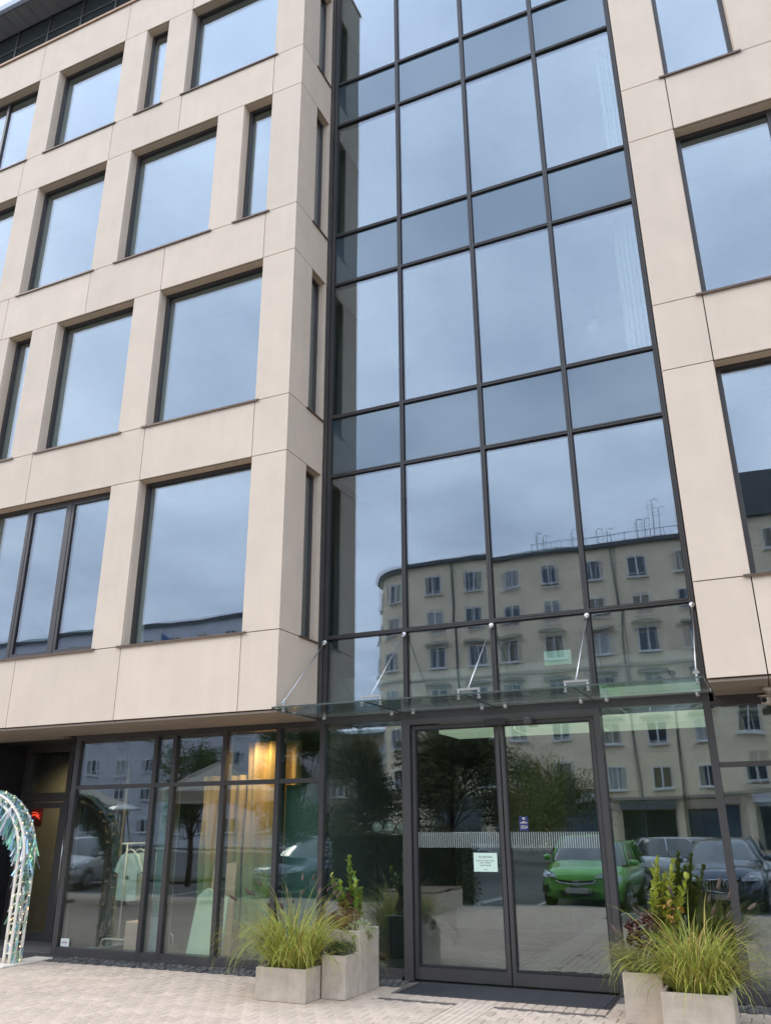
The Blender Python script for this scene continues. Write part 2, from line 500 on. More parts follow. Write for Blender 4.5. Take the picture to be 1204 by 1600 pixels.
for side, (a, bnd, wins, js) in {'L': (XL, 0.0, left_w, left_j), 'R': (4.96, XR, right_w, right_j)}.items():
    for k in range(5):
        z0, z1 = bandz(k)
        xs = sorted([a] + [j for j in js[k] if a < j < bnd] + [bnd])
        for p, q in zip(xs[:-1], xs[1:]):
            panel(p, q, z0, z1)
        cores(a + 0.04, bnd - 0.04, z0, z1)
    for k in range(4):
        ws = sorted(wins[k])
        z0, z1 = sill(k), lin(k)
        edges = [a] + [e for wv in ws for e in wv] + [bnd]
        for p, q in zip(edges[0::2], edges[1::2]):
            panel(p, q, z0, z1)
            cores(p + 0.04, q - 0.04, z0, z1)
        for i, wv in enumerate(sorted(ws, reverse=(side == 'L'))):
            window(wv[0], wv[1], k, mull_at.get((side, k, i), ()))
    MB().box(a - 0.02 if side == 'R' else a, bnd + 0.02, -0.035, 0.44, TOP + 0.003, TOP + 0.055).build('coping', COPING, bld)
core.build('inner_wall', PLASTER, bld); memb.build('wall_membrane', MEMB, bld)
# return walls beside the glass
YG = 1.10
for xf, sgn in ((0.0, 1), (4.96, -1)):
    xa, xb = (xf - 0.030, xf) if sgn > 0 else (xf, xf + 0.030)
    ca, cb = (xf - 0.05, xf - 0.036) if sgn > 0 else (xf + 0.036, xf + 0.05)
    def rp(y0, y1, z0, z1):
        MB().box(xa, xb, max(y0 + G2, 0.034), y1 - G2, z0 + G2, z1 - G2).build('stone_panel', STONE, bld)
    for k in range(5):
        z0, z1 = bandz(k); rp(0.03, 1.03, z0, z1)
    for k in range(4):
        z0, z1 = sill(k), lin(k)
        if sgn > 0:
            rp(0.03, 0.55, z0, z1); rp(0.97, 1.03, z0, z1)
            f = MB()
            xo, xi = xf - 0.17, xf - 0.11
            f.box(xo, xi, 0.55, 0.60, z0, z1); f.box(xo, xi, 0.92, 0.97, z0, z1); f.box(xo, xi, 0.60, 0.92, z0, z0 + .05); f.box(xo, xi, 0.60, 0.92, z1 - .05, z1)
            fo = f.build('window', FRAME, bld)
            r = MB(); r.box(xi, xf - .031, 0.53, 0.55, z0, z1); r.box(xi, xf - .031, 0.97, 0.99, z0, z1); r.box(xi + .002, xf - .031, .551, .969, z1 - .006, z1 - .002)
            r.build('reveal', STONE, fo)
            MB().box(xi - .04, xf + 0.026, 0.49, 1.0, z0 - .004, z0 + .010).build('sill', BRONZE, fo)
            po = put('pane', pane_mesh(0.32, z1 - z0 - .1, 0.0002, GLASS), fo, (xi - 0.02, 0.60, z0 + .05)); po.rotation_euler = (0, 0, math.pi / 2)
            MB().box(ca, cb, 0.05, 0.545, z0, z1).build('wall_membrane', MEMB, bld)
        else:
            rp(0.03, 1.03, z0, z1)
            MB().box(ca, cb, 0.05, 1.03, z0, z1).build('wall_membrane', MEMB, bld)
    for k in range(5):
        z0, z1 = bandz(k)
        MB().box(ca, cb, 0.05, 1.03, z0, z1).build('wall_membrane', MEMB, bld)
    MB().box(min(xa, xb) - .02, max(xa, xb) + .02, 0.445, 1.2, TOP + 0.003, TOP + 0.055).build('coping', COPING, bld)

# curtain wall
MX = [0.102, 1.279, 2.474, 3.670, 4.870]
TB = [4.068 + H * k for k in range(4)]; TT = [6.488 + H * k for k in range(4)]
CWTOP = 17.45
HEAD = 2.94
CAPW = 0.025
def mullion(x, z0, z1, wd=CAPW, y0=1.045):
    b = MB()
    b.box(x - wd, x + wd, y0 + 0.012, YG + 0.12, z0, z1)
    b.box(x - wd, x - 0.007, y0, y0 + 0.0115, z0, z1); b.box(x + 0.007, x + wd, y0, y0 + 0.0115, z0, z1)
    return b.build('mullion', FRAME2, bld)
for i, x in enumerate(MX):
    mullion(x, HEAD, CWTOP, CAPW)
MB().box(0.004, MX[0] - 0.038, 1.035, 1.20, 3.0, CWTOP).build('jamb_profile', FRAME2, bld)
MB().box(MX[4] + 0.038, 4.957, 1.035, 1.20, 3.0, CWTOP).build('jamb_profile', FRAME2, bld)
levels = [HEAD + 0.03] + [v for k in range(4) for v in (TB[k], TT[k])] + [CWTOP]
for z in levels[1:-1]:
    for a, c in zip(MX[:-1], MX[1:]):
        b = MB(); wd = 0.022
        b.box(a + CAPW, c - CAPW, 1.057, YG + 0.10, z - wd, z + wd)
        b.box(a + CAPW, c - CAPW, 1.046, 1.0565, z - wd, z - 0.006); b.box(a + CAPW, c - CAPW, 1.046, 1.0565, z + 0.006, z + wd)
        b.build('transom', FRAME2, bld)
for li in range(len(levels) - 1):
    z0, z1 = levels[li], levels[li + 1]
    sp_ = li in (2, 4, 6, 8)
    for a, c in zip(MX[:-1], MX[1:]):
        g = MB()
        pane(bld, a + CAPW, c - CAPW, 1.085, z0 + 0.022, z1 - 0.022, m=SPANDREL if sp_ else GLASS, back=not sp_, name='spandrel_pane' if sp_ else 'glass_pane')
        # dark gasket line round the pane
        x0, x1, q0, q1, t = a + CAPW, c - CAPW, z0 + 0.022, z1 - 0.022, 0.010
        g.box(x0, x0 + t, 1.060, 1.084, q0, q1); g.box(x1 - t, x1, 1.060, 1.084, q0, q1)
        g.box(x0 + t, x1 - t, 1.060, 1.084, q0, q0 + t); g.box(x0 + t, x1 - t, 1.060, 1.084, q1 - t, q1)
        g.build('gasket', BLACK, bld)
# ground-floor glazing
def post(x, z0, z1, w2=0.035, y0=1.03, m=FRAME):
    return MB().box(x - w2, x + w2, y0, YG + 0.10, z0, z1).build('mullion', m, bld)
def rail(x0, x1, z0, z1, y0=1.035, m=FRAME, name='transom'):
    return MB().box(x0, x1, y0, YG + 0.09, z0, z1).build(name, m, bld)
SHX = [-4.08, -2.62, -2.29, -1.44, -0.58, 0.09]
for i, x in enumerate(SHX):
    post(x, 0.0, 2.99, 0.045 if i == 0 else 0.033, m=FRAME2 if i == 0 else FRAME)
for a, c in zip(SHX[:-1], SHX[1:]):
    a2, c2 = a + (.045 if a == SHX[0] else .033), c - .033
    rail(a2, c2, 0.035, 0.105, m=FRAME2, name='base_rail'); rail(a2, c2, 2.185, 2.24); rail(a2, c2, 2.88, 2.99)
    for z0, z1 in ((0.105, 2.185), (2.24, 2.88)):
        pane(bld, a2, c2, 1.07, z0, z1, m=GLASS_L, amp=rnd.choice([-1, 1]) * rnd.uniform(0.0006, 0.0014) * min(1, (c2 - a2)))
rail(-4.12, 1.20, 0.0, 0.034, 1.0, m=FRAME2, name='base_rail')
# sidelights and doors
post(MX[4], 0.0, HEAD - 0.035, 0.04, m=FRAME2)
MB().box(1.235, 1.345, 1.0, 1.2, 0.0, HEAD - .035).build('door_jamb', FRAME2, bld)
MB().box(3.635, 3.705, 1.0, 1.2, 0.0, HEAD - .035).build('door_jamb', FRAME2, bld)
MB().box(1.345, 3.635, 1.0, 1.2, 2.835, HEAD - .035).build('door_header', FRAME2, bld)
rail(0.123, 4.95, HEAD - .034, HEAD + .058, 1.035)
rail(0.125, 1.235, 0.035, 0.11, m=FRAME2, name='base_rail'); rail(3.705, 4.83, 0.0, 0.11, m=FRAME2, name='base_rail')
pane(bld, 0.125, 1.235, 1.07, 0.11, HEAD - .035, m=GLASS_D, amp=0.0012)
pane(bld, 3.705, 4.83, 1.07, 0.11, HEAD - .035, m=GLASS_D, amp=-0.0009)
STRIPE = mat('frosted_stripe', (0.44, 0.50, 0.45), 0.8, 0.03)
for x0, x1 in ((1.355, 2.485), (2.50, 3.625)):
    f = MB(); t = 0.045
    f.box(x0, x0 + t, 1.04, 1.10, 0.02, 2.825); f.box(x1 - t, x1, 1.04, 1.10, 0.02, 2.825)
    f.box(x0 + t, x1 - t, 1.04, 1.10, 0.02, 0.14); f.box(x0 + t, x1 - t, 1.04, 1.10, 2.78, 2.825)
    d = f.build('sliding_door', FRAME2, bld)
    g = MB(); q = 0.014
    g.box(x0 + t, x0 + t + q, 1.045, 1.069, 0.14, 2.78); g.box(x1 - t - q, x1 - t, 1.045, 1.069, 0.14, 2.78)
    g.box(x0 + t + q, x1 - t - q, 1.045, 1.069, 0.14, 0.165); g.box(x0 + t + q, x1 - t - q, 1.045, 1.069, 2.76, 2.78)
    g.build('gasket', BLACK, d)
    pane(d, x0 + t, x1 - t, 1.07, 0.14, 2.78, m=GLASS_D, amp=0.0011 if x0 < 2 else -0.0010, name='pane')
    st = MB()
    n = int((x1 - x0 - 2 * t) / 0.026)
    for i in range(n):
        xx = x0 + t + 0.02 + i * 0.026
        st.box(xx, xx + 0.0065, 1.0600, 1.0625, 1.405, 1.575)
    o = st.build('stripe_band', STRIPE, d); o['kind'] = 'stuff'
MB().cbox(2.33, 2.60, 0.985, 0.999, 2.775, 2.85, 0.004).build('sensor_housing', BLACK, bld)
MB().lathe([(0.055, 2.835), (0.06, 2.825), (0.06, 2.765), (0.05, 2.75)], (2.88, 0.96, 0), 16).build('door_spotlight', FRAME2, bld)
# right-hand glazing under the soffit
RX = [4.91, 6.10, 7.30, 8.50, 9.70]
for x in RX[1:]: post(x, 0.0, 2.99, 0.033)
for a, c in zip(RX[:-1], RX[1:]):
    a2, c2 = a + (0 if a == RX[0] else .033), c - .033
    rail(a2, c2, 0.0, 0.105, m=FRAME2, name='base_rail'); rail(a2, c2, 2.215, 2.265); rail(a2, c2, 2.86, 2.99)
    for z0, z1 in ((0.105, 2.215), (2.265, 2.86)):
        pane(bld, a2, c2, 1.075, z0, z1, m=GLASS_D, amp=rnd.choice([-1, 1]) * 0.0014)
# soffits
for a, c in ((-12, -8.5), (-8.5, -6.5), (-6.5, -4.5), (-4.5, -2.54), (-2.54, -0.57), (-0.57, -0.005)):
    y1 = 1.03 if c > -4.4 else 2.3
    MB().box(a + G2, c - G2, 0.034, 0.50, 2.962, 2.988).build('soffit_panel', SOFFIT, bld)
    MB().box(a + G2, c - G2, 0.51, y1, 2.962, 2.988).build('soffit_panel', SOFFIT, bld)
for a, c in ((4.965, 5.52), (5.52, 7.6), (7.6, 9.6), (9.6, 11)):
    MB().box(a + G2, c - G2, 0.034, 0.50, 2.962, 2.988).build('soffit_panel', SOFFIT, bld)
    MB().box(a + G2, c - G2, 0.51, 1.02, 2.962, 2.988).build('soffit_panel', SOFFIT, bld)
# shop entrance recess
MB().box(-7.4, -6.15, 1.0, 2.3, 0.0, 2.96).build('recess_wall', DARKW, bld)
MB().box(-12, -7.4, 1.0, 1.4, 0.0, 2.96).build('recess_wall', DARKW, bld)
yd = 2.0
fr = MB()
for x0, x1 in ((-6.15, -6.05), (-5.18, -5.08), (-4.12, -4.04)):
    fr.box(x0, x1, yd, yd + 0.12, 0.0, 2.96)
fr.box(-6.05, -5.18, yd, yd + .12, 2.06, 2.20); fr.box(-5.08, -4.12, yd, yd + .12, 2.06, 2.20); fr.box(-6.05, -5.18, yd, yd + .12, 2.86, 2.96); fr.box(-5.08, -4.12, yd, yd + .12, 2.86, 2.96)
fr.build('shop_entrance_frame', FRAME2, bld)
for x0, x1, hx in ((-6.05, -5.18, None), (-5.08, -4.12, -5.0)):
    pane(bld, x0, x1, yd + .05, 2.20, 2.86, m=GLASS_L)
    f = MB(); t = .085
    f.box(x0 + .01, x0 + t, yd + .02, yd + .08, .01, 2.05); f.box(x1 - t, x1 - .01, yd + .02, yd + .08, .01, 2.05); f.box(x0 + t, x1 - t, yd + .02, yd + .08, .01, .13); f.box(x0 + t, x1 - t, yd + .02, yd + .08, 1.96, 2.05)
    d = f.build('shop_door', FRAME2, bld)
    pane(d, x0 + t, x1 - t, yd + .04, .13, 1.96, m=GLASS_L, name='pane')
    hxx = x0 + .045
    hb = MB(); hb.tube([(hxx, yd - .05, .45), (hxx, yd - .05, 1.75)], .014, 8); hb.tube([(hxx, yd - .05, .6), (hxx, yd + .02, .6)], .009, 6); hb.tube([(hxx, yd - .05, 1.6), (hxx, yd + .02, 1.6)], .009, 6)
    hb.build('handle', STEEL, d, True)
MB().box(-4.12, -4.09, 1.2, 2.0, 0, 2.96).build('recess_wall', DARKW, bld)
# canopy
ZC = 2.985
for i in range(4):
    x0, x1 = MX[i] - (0.08 if i == 0 else -0.006), MX[i + 1] + (0.07 if i == 3 else -0.006)
    g = MB(); g.quad((x0, -0.14, ZC), (x1, -0.14, ZC), (x1, 1.03, ZC - 0.02), (x0, 1.03, ZC - 0.02))
    g.quad((x0, -0.14, ZC + .018), (x0, 1.03, ZC - 0.002), (x1, 1.03, ZC - 0.002), (x1, -0.14, ZC + .018))
    go = g.build('canopy_glass', CANOPYG, bld)
    e = MB(); e.box(x0, x1, -0.1415, -0.1400, ZC, ZC + .018); e.box(x0 - .0015, x0, -0.14, 1.03, ZC - .012, ZC + .008); e.box(x1, x1 + .0015, -0.14, 1.03, ZC - .012, ZC + .008)
    e.build('glass_edge', GEDGE, go)
    for fx in (x0 + 0.14, x1 - 0.14):
        MB().lathe([(0.022, -0.018), (0.026, -0.012), (0.026, 0.022), (0.012, 0.03)], (fx, 0.94, ZC - 0.01), 10).build('point_fixing', STEEL, go, True)
rail(0.03, 4.94, HEAD + .060, HEAD + .10, 1.0, m=STEEL, name='canopy_rail')
for i, x in enumerate(MX):
    b = MB()
    b.tube([(x, 1.01, 3.99), (x, 0.0, 3.075)], 0.0065, 8)
    ro = b.build('canopy_rod', STEEL, bld, True)
    e = MB(); e.lathe([(0.030, -0.012), (0.034, 0.0), (0.030, 0.012)], (x, 1.015, 4.0), 12, 'y'); e.lathe([(0.014, -0.02), (0.014, 0.05)], (x, 0.99, 3.97), 8, 'y')
    e.build('rod_fitting', STEEL, ro, True)
    br = MB()
    off = 0.0 if 0 < i < 4 else (0.0)
    w2 = 0.13 if 0 < i < 4 else 0.03
    xc = min(max(x, 0.07), 4.9)
    br.box(xc - w2, xc + w2, -0.015, 0.015, 3.052, 3.075)
    for q in ((xc - w2 + .012, xc + w2 - .012) if w2 > .1 else (xc,)):
        br.lathe([(0.012, 2.955), (0.022, 2.958), (0.022, 2.972), (0.010, 2.974), (0.010, 3.052)], (q, 0, 0), 10)
    br.tube([(x, -0.005, 3.07), (x, 0.03, 3.105)], 0.014, 8)
    br.build('rod_bracket', STEEL, ro)
# penthouse band and eave
PENT = mat('penthouse_glass', (0.03, 0.036, 0.034), 0.10, 0.1, 1)
EAVE = mat('eave_panel', (0.24, 0.24, 0.235), 0.6, 0.05, 3, rand=0.04)
FASC = mat('zinc_fascia', (0.36, 0.40, 0.44), 0.35, 0.05, 2, metal=0.3)
MB().box(XL, XR, 1.75, 6.0, 17.4, 20.3).build('penthouse_wall', DARKW, bld)
xx = XL
while xx < XR - 1:
    MB().box(xx + .02, xx + 1.03, 1.02, 1.05, 17.3, 19.60).build('penthouse_pane', PENT, bld)
    MB().box(xx + .02, xx + 1.03, 1.02, 1.05, 19.64, 20.18).build('penthouse_pane', PENT, bld)
    MB().box(xx - .02, xx + .02, 0.99, 1.07, 17.3, 20.2).build('penthouse_mullion', FRAME2, bld)
    MB().box(xx + .021, xx + 1.029, 1.0, 1.06, 19.602, 19.638).build('penthouse_transom', FRAME2, bld)
    for q in range(3):
        MB().box(xx + .35 * q + .006, xx + .35 * q + .344, 0.50, 1.0, 20.205, 20.235).build('eave_panel', EAVE, bld)
    xx += 1.05
MB().box(XL, XR, 0.47, 6.0, 20.24, 20.30).build('roof_slab', MEMB, bld)
fz = MB(); prof = [(0.46, 20.19), (0.40, 20.22), (0.37, 20.32), (0.39, 20.43), (0.47, 20.50), (0.60, 20.52), (0.60, 20.31), (0.48, 20.31), (0.48, 20.19)]
fz.loft([[(XL, y, z) for y, z in prof], [(XR, y, z) for y, z in prof]], True, True)
fz.build('eave_fascia', FASC, bld)
MB().box(0.0, 4.96, 1.05, 1.75, 17.452, 17.5).build('roof_slab', MEMB, bld)

# interior shell
for k in range(4):
    z0, z1 = lin(k) + 0.22, (sill(k + 1) - 0.12 if k < 3 else 17.3)
    MB().box(XL, XR, 1.30, 8.0, z0, z1).build('floor_slab', PLASTER, bld)
    MB().box(XL, -0.10, 0.45, 1.29, z0, z1).build('floor_slab', PLASTER, bld)
    MB().box(5.06, XR, 0.45, 1.29, z0, z1).build('floor_slab', PLASTER, bld)
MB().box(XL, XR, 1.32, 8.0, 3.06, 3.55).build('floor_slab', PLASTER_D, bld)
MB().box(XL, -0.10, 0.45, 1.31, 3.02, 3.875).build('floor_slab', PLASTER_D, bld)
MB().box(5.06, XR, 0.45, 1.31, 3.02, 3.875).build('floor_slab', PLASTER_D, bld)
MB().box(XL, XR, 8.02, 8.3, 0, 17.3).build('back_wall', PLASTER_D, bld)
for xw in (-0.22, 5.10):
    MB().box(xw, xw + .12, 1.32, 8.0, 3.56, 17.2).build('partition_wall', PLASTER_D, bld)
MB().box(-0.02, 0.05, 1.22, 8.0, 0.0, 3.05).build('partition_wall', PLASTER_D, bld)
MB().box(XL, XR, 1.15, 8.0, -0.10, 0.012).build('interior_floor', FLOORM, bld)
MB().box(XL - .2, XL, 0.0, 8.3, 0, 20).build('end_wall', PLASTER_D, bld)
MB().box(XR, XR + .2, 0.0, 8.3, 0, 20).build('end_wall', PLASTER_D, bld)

# ---------------------------------------------------------------- lobby contents
LIT = mat('lit_ceiling', (0.7, 0.75, 0.65), 0.8, 0.02, emit=(0.84, 0.96, 0.74), estr=0.30)
OLIVE = mat('olive_panel', (0.26, 0.27, 0.07), 0.6, 0.10, 3)
GREYG = mat('green_grey_wall', (0.17, 0.21, 0.17), 0.8, 0.08)
MB().box(1.62, 2.60, 1.32, 2.10, 2.745, 2.86).build('ceiling_light_panel', LIT, bld)
MB().box(2.62, 3.62, 1.32, 2.10, 2.745, 2.86).build('ceiling_light_panel', LIT, bld)
MB().box(3.64, 4.85, 1.32, 2.10, 2.745, 2.86).build('ceiling_light_panel', LIT, bld)
MB().box(0.06, 6.2, 2.06, 7.9, 2.78, 3.04).build('lobby_ceiling', PLASTER_D, bld)
MB().box(6.2, 6.3, 1.3, 8.0, 0.013, 3.04).build('partition_wall', GREYG, bld)
for i, (x0, x1, m_) in enumerate(((0.1, 1.0, GREYG), (1.01, 2.1, OLIVE), (2.11, 2.75, GREYG), (2.76, 4.3, OLIVE), (4.31, 6.15, GREYG))):
    MB().box(x0, x1, 6.0, 6.06, 0.014, 2.77).build('wall_panel', m_, bld)
ex = thing('exit_sign', 'small dark green exit pictogram plate on the lobby wall between olive panels', 'sign', (2.42, 5.985, 2.05))
MB().box(-.09, .09, -.01, .01, -.16, .16).build('plate', mat('exit_green', (0.02, 0.07, 0.03), 0.5), ex)
p_ = MB(); p_.box(-.015, .02, -.013, -.011, 0, .07); p_.box(-.045, -.015, -.013, -.011, .03, .045); p_.box(.02, .05, -.013, -.011, -.05, 0); p_.box(-.03, 0, -.013, -.011, -.06, 0); p_.lathe([(.018, -.013), (.018, -.011)], (.01, 0, .095), 10, 'y')
p_.build('pictogram', WHITEM, ex)
# globe lamps in the lobby, pale against the dark
GLOBE = mat('opal_globe', (0.75, 0.75, 0.73), 0.35, 0.02)
def sphere(r, c=(0, 0, 0), k=14, n=8, sx=1, sy=1, sz=1):
    b = MB()
    b.lathe([(max(0.001, r * math.sin(math.pi * i / n)), -r * sz * math.cos(math.pi * i / n)) for i in range(n + 1)], c, k)
    return b
for i, x in enumerate((0.30, 0.44, 0.58)):
    g = thing('globe_lamp', 'white globe lamp on a thin stem, one of three close together inside the dark sidelight', 'lamp', (x, 2.3 + .12 * i, 0.012), 0, 'globe lamps in the lobby')
    sphere(.075, (0, 0, 1.62)).build('globe', GLOBE, g, True)
    MB().lathe([(.09, 0), (.09, .015), (.009, .02), (.009, 1.55)], (0, 0, 0), 12).build('stem', FRAME, g)
# pendant and curtain behind the upper glass
g = thing('pendant_lamp', 'white dome pendant lamp hanging behind the upper right glass pane', 'lamp', (3.90, 2.9, 9.16))
b = MB(); b.lathe([(.13, 0.02), (.125, .05), (.10, .09), (.05, .12), (.012, .13)], (0, 0, 0), 18); b.build('shade', GLOBE, g, True)
sphere(.11, (0, 0, -.01)).build('globe', GLOBE, g, True)
MB().tube([(0, 0, .12), (0, 0, .95)], .005, 5).build('cord', FRAME, g)
CURT = mat('white_curtain', (0.42, 0.44, 0.43), 0.9, 0.04, 5)
def curtain(name, label, x0, x1, y, z0, z1, m_, folds=9, amp=.035, cat='curtain', lean=0.0, group=None):
    b = MB(); n = folds * 8; nzz = 10
    ring = []
    for j in range(nzz + 1):
        z = z0 + (z1 - z0) * j / nzz
        row = []
        for i in range(n + 1):
            u = i / n
            row.append((x0 + (x1 - x0) * u + lean * (1 - j / nzz) * u, y + amp * math.sin(u * folds * 2 * math.pi + 0.4 * math.sin(j)) + .4 * amp * math.sin(u * 17 + j * .2), z))
        ring.append(row)
    for r_ in ring: b.v += r_
    for j in range(nzz):
        for i in range(n):
            q = j * (n + 1) + i
            b.f.append((q, q + 1, q + n + 2, q + n + 1))
    o = b.build(name, m_, None, True)
    sm = o.modifiers.new('thick', 'SOLIDIFY'); sm.thickness = 0.004
    return tag(o, label, cat, group)
curtain('curtain', 'white curtain hanging at the stone edge behind the second floor glass wall', 4.50, 4.82, 1.42, TB[1] + .05, TT[1] - .03, CURT, 5)
curtain('curtain', 'white curtain hanging at the stone edge behind the third floor glass wall', 4.58, 4.82, 1.42, TB[2] + .05, TT[2] - .03, CURT, 4)
PAPER = mat('paper', (0.74, 0.78, 0.72), 0.9, 0.03)
PAPERG = mat('green_paper', (0.60, 0.74, 0.62), 0.9, 0.03)
INK = mat('ink', (0.05, 0.06, 0.06), 0.9, 0.1)
def text_mesh(txt, size, m_):
    c = bpy.data.curves.new('t', 'FONT'); c.body = txt; c.size = size; c.align_x = 'CENTER'; c.resolution_u = 2
    o = bpy.data.objects.new('t', c); COL.objects.link(o)
    me = bpy.data.meshes.new_from_object(o.evaluated_get(bpy.context.evaluated_depsgraph_get()))
    bpy.data.objects.remove(o)
    me.materials.clear(); me.materials.append(m_)
    return me
n_ = thing('paper_notice', 'pale green printed notice taped to the left leaf of the sliding door', 'notice', (2.24, 1.066, 1.25), 0.0)
MB().box(-.142, .142, 0, .002, -.10, .10).build('sheet', PAPERG, n_)
t_ = put('lettering', text_mesh('OCHRONA', .032, INK), n_, (0, -.001, .045)); t_.rotation_euler = (R(90), 0, 0)
b = MB()
for z, segs, h in ((.016, ((-.11, -.075), (-.068, -.045), (-.038, -.02), (-.012, .03), (.037, .05), (.057, .105)), .008), (-.006, ((-.07, -.02), (-.012, -.005), (.003, .065)), .008), (-.032, ((-.062, -.035), (-.027, -.004), (.004, .028), (.036, .062)), .012), (-.078, ((-.022, .022),), .006)):
    for a, c in segs:
        n3 = max(2, int((c - a) / .008))
        for q in range(n3):
            xa = a + (c - a) * q / n3
            b.box(xa, xa + (c - a) / n3 * .72, -.0015, -.0005, z - h * rnd.uniform(.3, .5), z + h * rnd.uniform(.3, .5))
b.build('small_print', INK, n_)
s_ = thing('blue_sticker', 'small blue information sticker with white print on the right door leaf', 'sticker', (2.72, 1.066, 1.665))
MB().box(-.052, .052, 0, .002, -.078, .078).build('sheet', mat('sticker_blue', (0.05, 0.055, 0.25), 0.5, 0.05), s_)
b = MB(); b.lathe([(.013, -.0015), (.013, -.0005)], (0, 0, .055), 8, 'y'); b.box(.004, .018, -.0015, -.0005, .042, .066)
b.box(-.018, .018, -.0015, -.0005, .016, .023); b.box(-.043, .043, -.0015, -.0005, .003, .010)
for z in (-.028, -.040, -.052): b.box(-.04, .025, -.0012, -.0005, z, z + .004)
b.box(.03, .042, -.0012, -.0005, -.048, -.032)
b.build('print', WHITEM, s_)
tag(MB().box(3.09, 3.42, 1.115, 1.12, 3.46, 3.63).build('paper_sheet', PAPERG), 'pale green blank sheet fixed behind the glass above the canopy', 'paper')
tag(MB().box(1.48, 1.58, 1.115, 1.12, 3.10, 3.17).build('paper_label', PAPERG), 'tiny pale label at the bottom of the glass above the canopy', 'label')
n_ = thing('window_label', 'small white printed label at the bottom corner of the shop window', 'label', (-3.92, 1.064, 0.165))
MB().box(-.075, .075, 0, .002, -.05, .05).build('sheet', PAPER, n_)
b = MB()
for q in range(8): b.box(-.05 + q * .0125, -.042 + q * .0125, -.0015, -.0005, -.006, .006 + (.004 if q % 3 else 0))
b.box(-.05, .05, -.0015, -.0005, -.02, -.018); b.build('print', mat('red_ink', (.25, .05, .1), .8), n_)
# entrance mat
mt_ = thing('entrance_mat', 'dark ribbed entrance mat in a metal frame before the sliding doors', 'mat', (0, 0, 0))
MB().box(1.46, 3.62, 0.285, 0.995, -.011, -.002).build('tray', RUBBER, mt_)
rm = MB(); rm.cbox(1.47, 3.61, 0, 0.016, -.002, 0.006, .003); rme = rm.mesh('rib', RUBBER)
for i in range(29): put('rib', rme, mt_, (0, .292 + i * .0242, 0))
b = MB(); b.box(1.445, 1.46, .27, .995, -.011, .005); b.box(3.62, 3.635, .27, .995, -.011, .005); b.box(1.46, 3.62, .27, .284, -.011, .005); b.build('frame', FRAME2, mt_)
# security camera below the right soffit
sc_ = thing('security_camera', 'cream bullet security camera hanging below the right stone soffit', 'camera', (5.50, 0.62, 2.96))
b = MB(); b.lathe([(.05, 0), (.05, -.03), (.025, -.035), (.025, -.10)], (0, 0, 0), 14); b.build('mount', WHITEM, sc_, True)
CREAM = mat('cream_plastic', (0.60, 0.54, 0.45), 0.5, 0.04)
b = MB(); b.cbox(-.04, .04, -.10, .09, -.175, -.10, .012); b.box(-.045, .045, -.13, .08, -.098, -.092)
o = b.build('body', CREAM, sc_); o.rotation_euler = (0, 0, R(-28))
o2 = MB().lathe([(.028, -.108), (.028, -.1005)], (0, 0, -.137), 14, 'y').build('lens', BLACK, o)
hose = MB(); hose.tube([(5.62 + .06 * math.sin(i * .5), 1.3 + .02 * i, 2.9 - .085 * i) for i in range(14)], .022, 8)
tag(hose.build('cable_hose', FRAME, None, True), 'dark cable hose curving down behind the glass under the right soffit', 'hose')

# ---------------------------------------------------------------- shop contents
MINT = mat('mint_fabric', (0.66, 0.76, 0.68), 0.95, 0.06, 8, 0.2, 40)
PINK = mat('pink_box', (0.62, 0.40, 0.31), 0.8, 0.05)
TEAL = mat('teal_board', (0.19, 0.32, 0.29), 0.7, 0.10, 2)
BLUEB = mat('blue_board', (0.36, 0.48, 0.52), 0.8, 0.05)
DTEAL = mat('dark_teal_film', (0.06, 0.13, 0.105), 0.6, 0.15, 2)
MINTB = mat('mint_board', (0.62, 0.72, 0.55), 0.8, 0.05)
PEACH = mat('peach_board', (0.70, 0.50, 0.32), 0.8, 0.06)
rk = thing('clothes_rack', 'white metal clothes rack standing behind the shop window', 'clothes rack', (-3.36, 1.5, 0.012))
def arc(pts, r=.012): return MB().tube(pts, r, 8)
for yy in (0, .85):
    arc([(-.30, yy, .01), (-.30, yy, .12), (-.28, yy, .15), (-.24, yy, .165), (.24, yy, .165), (.28, yy, .15), (.30, yy, .12), (.30, yy, .01)]).build('foot', WHITEM, rk, True)
    arc([(0, yy, .165), (0, yy, 1.42)]).build('upright', WHITEM, rk, True)
arc([(0, -.12, 1.42), (0, .97, 1.42)]).build('rail', WHITEM, rk, True)
def tshirt_mesh():
    o = [(0.0, -.02), (-.08, 0), (-.17, -.03), (-.27, -.24), (-.205, -.275), (-.185, -.19), (-.19, -.62), (-.06, -.635), (.06, -.635), (.19, -.62), (.185, -.19), (.205, -.275), (.27, -.24), (.17, -.03), (.08, 0)]
    b = MB()
    fr_, bk = [(x, -.022 + .012 * math.sin(x * 34), z) for x, z in o], [(x, .022 + .012 * math.sin(x * 34), z) for x, z in o]
    n = len(b.v); k = len(o)
    b.v += fr_ + bk
    for j in range(k):
        j2 = (j + 1) % k
        b.f.append((n + j2, n + j, n + k + j, n + k + j2))
    tri = [(0, 1, 14), (1, 2, 5), (2, 3, 4), (2, 4, 5), (14, 10, 13), (13, 11, 12), (13, 10, 11), (1, 5, 10), (1, 10, 14), (5, 6, 7), (5, 7, 10), (7, 8, 10), (8, 9, 10)]
    for a, c, d in tri:
        b.f.append((n + a, n + c, n + d)); b.f.append((n + k + d, n + k + c, n + k + a))
    return b.mesh('shirt', MINT)
sh = tshirt_mesh()
hg = MB(); hg.tube([(-.17, 0, -.05), (-.06, 0, .035), (0, 0, .055), (.06, 0, .035), (.17, 0, -.05)], .011, 6); hg.tube([(0, 0, .05), (0, 0, .10), (.018, 0, .125), (0, 0, .145), (-.018, 0, .125)], .004, 5)
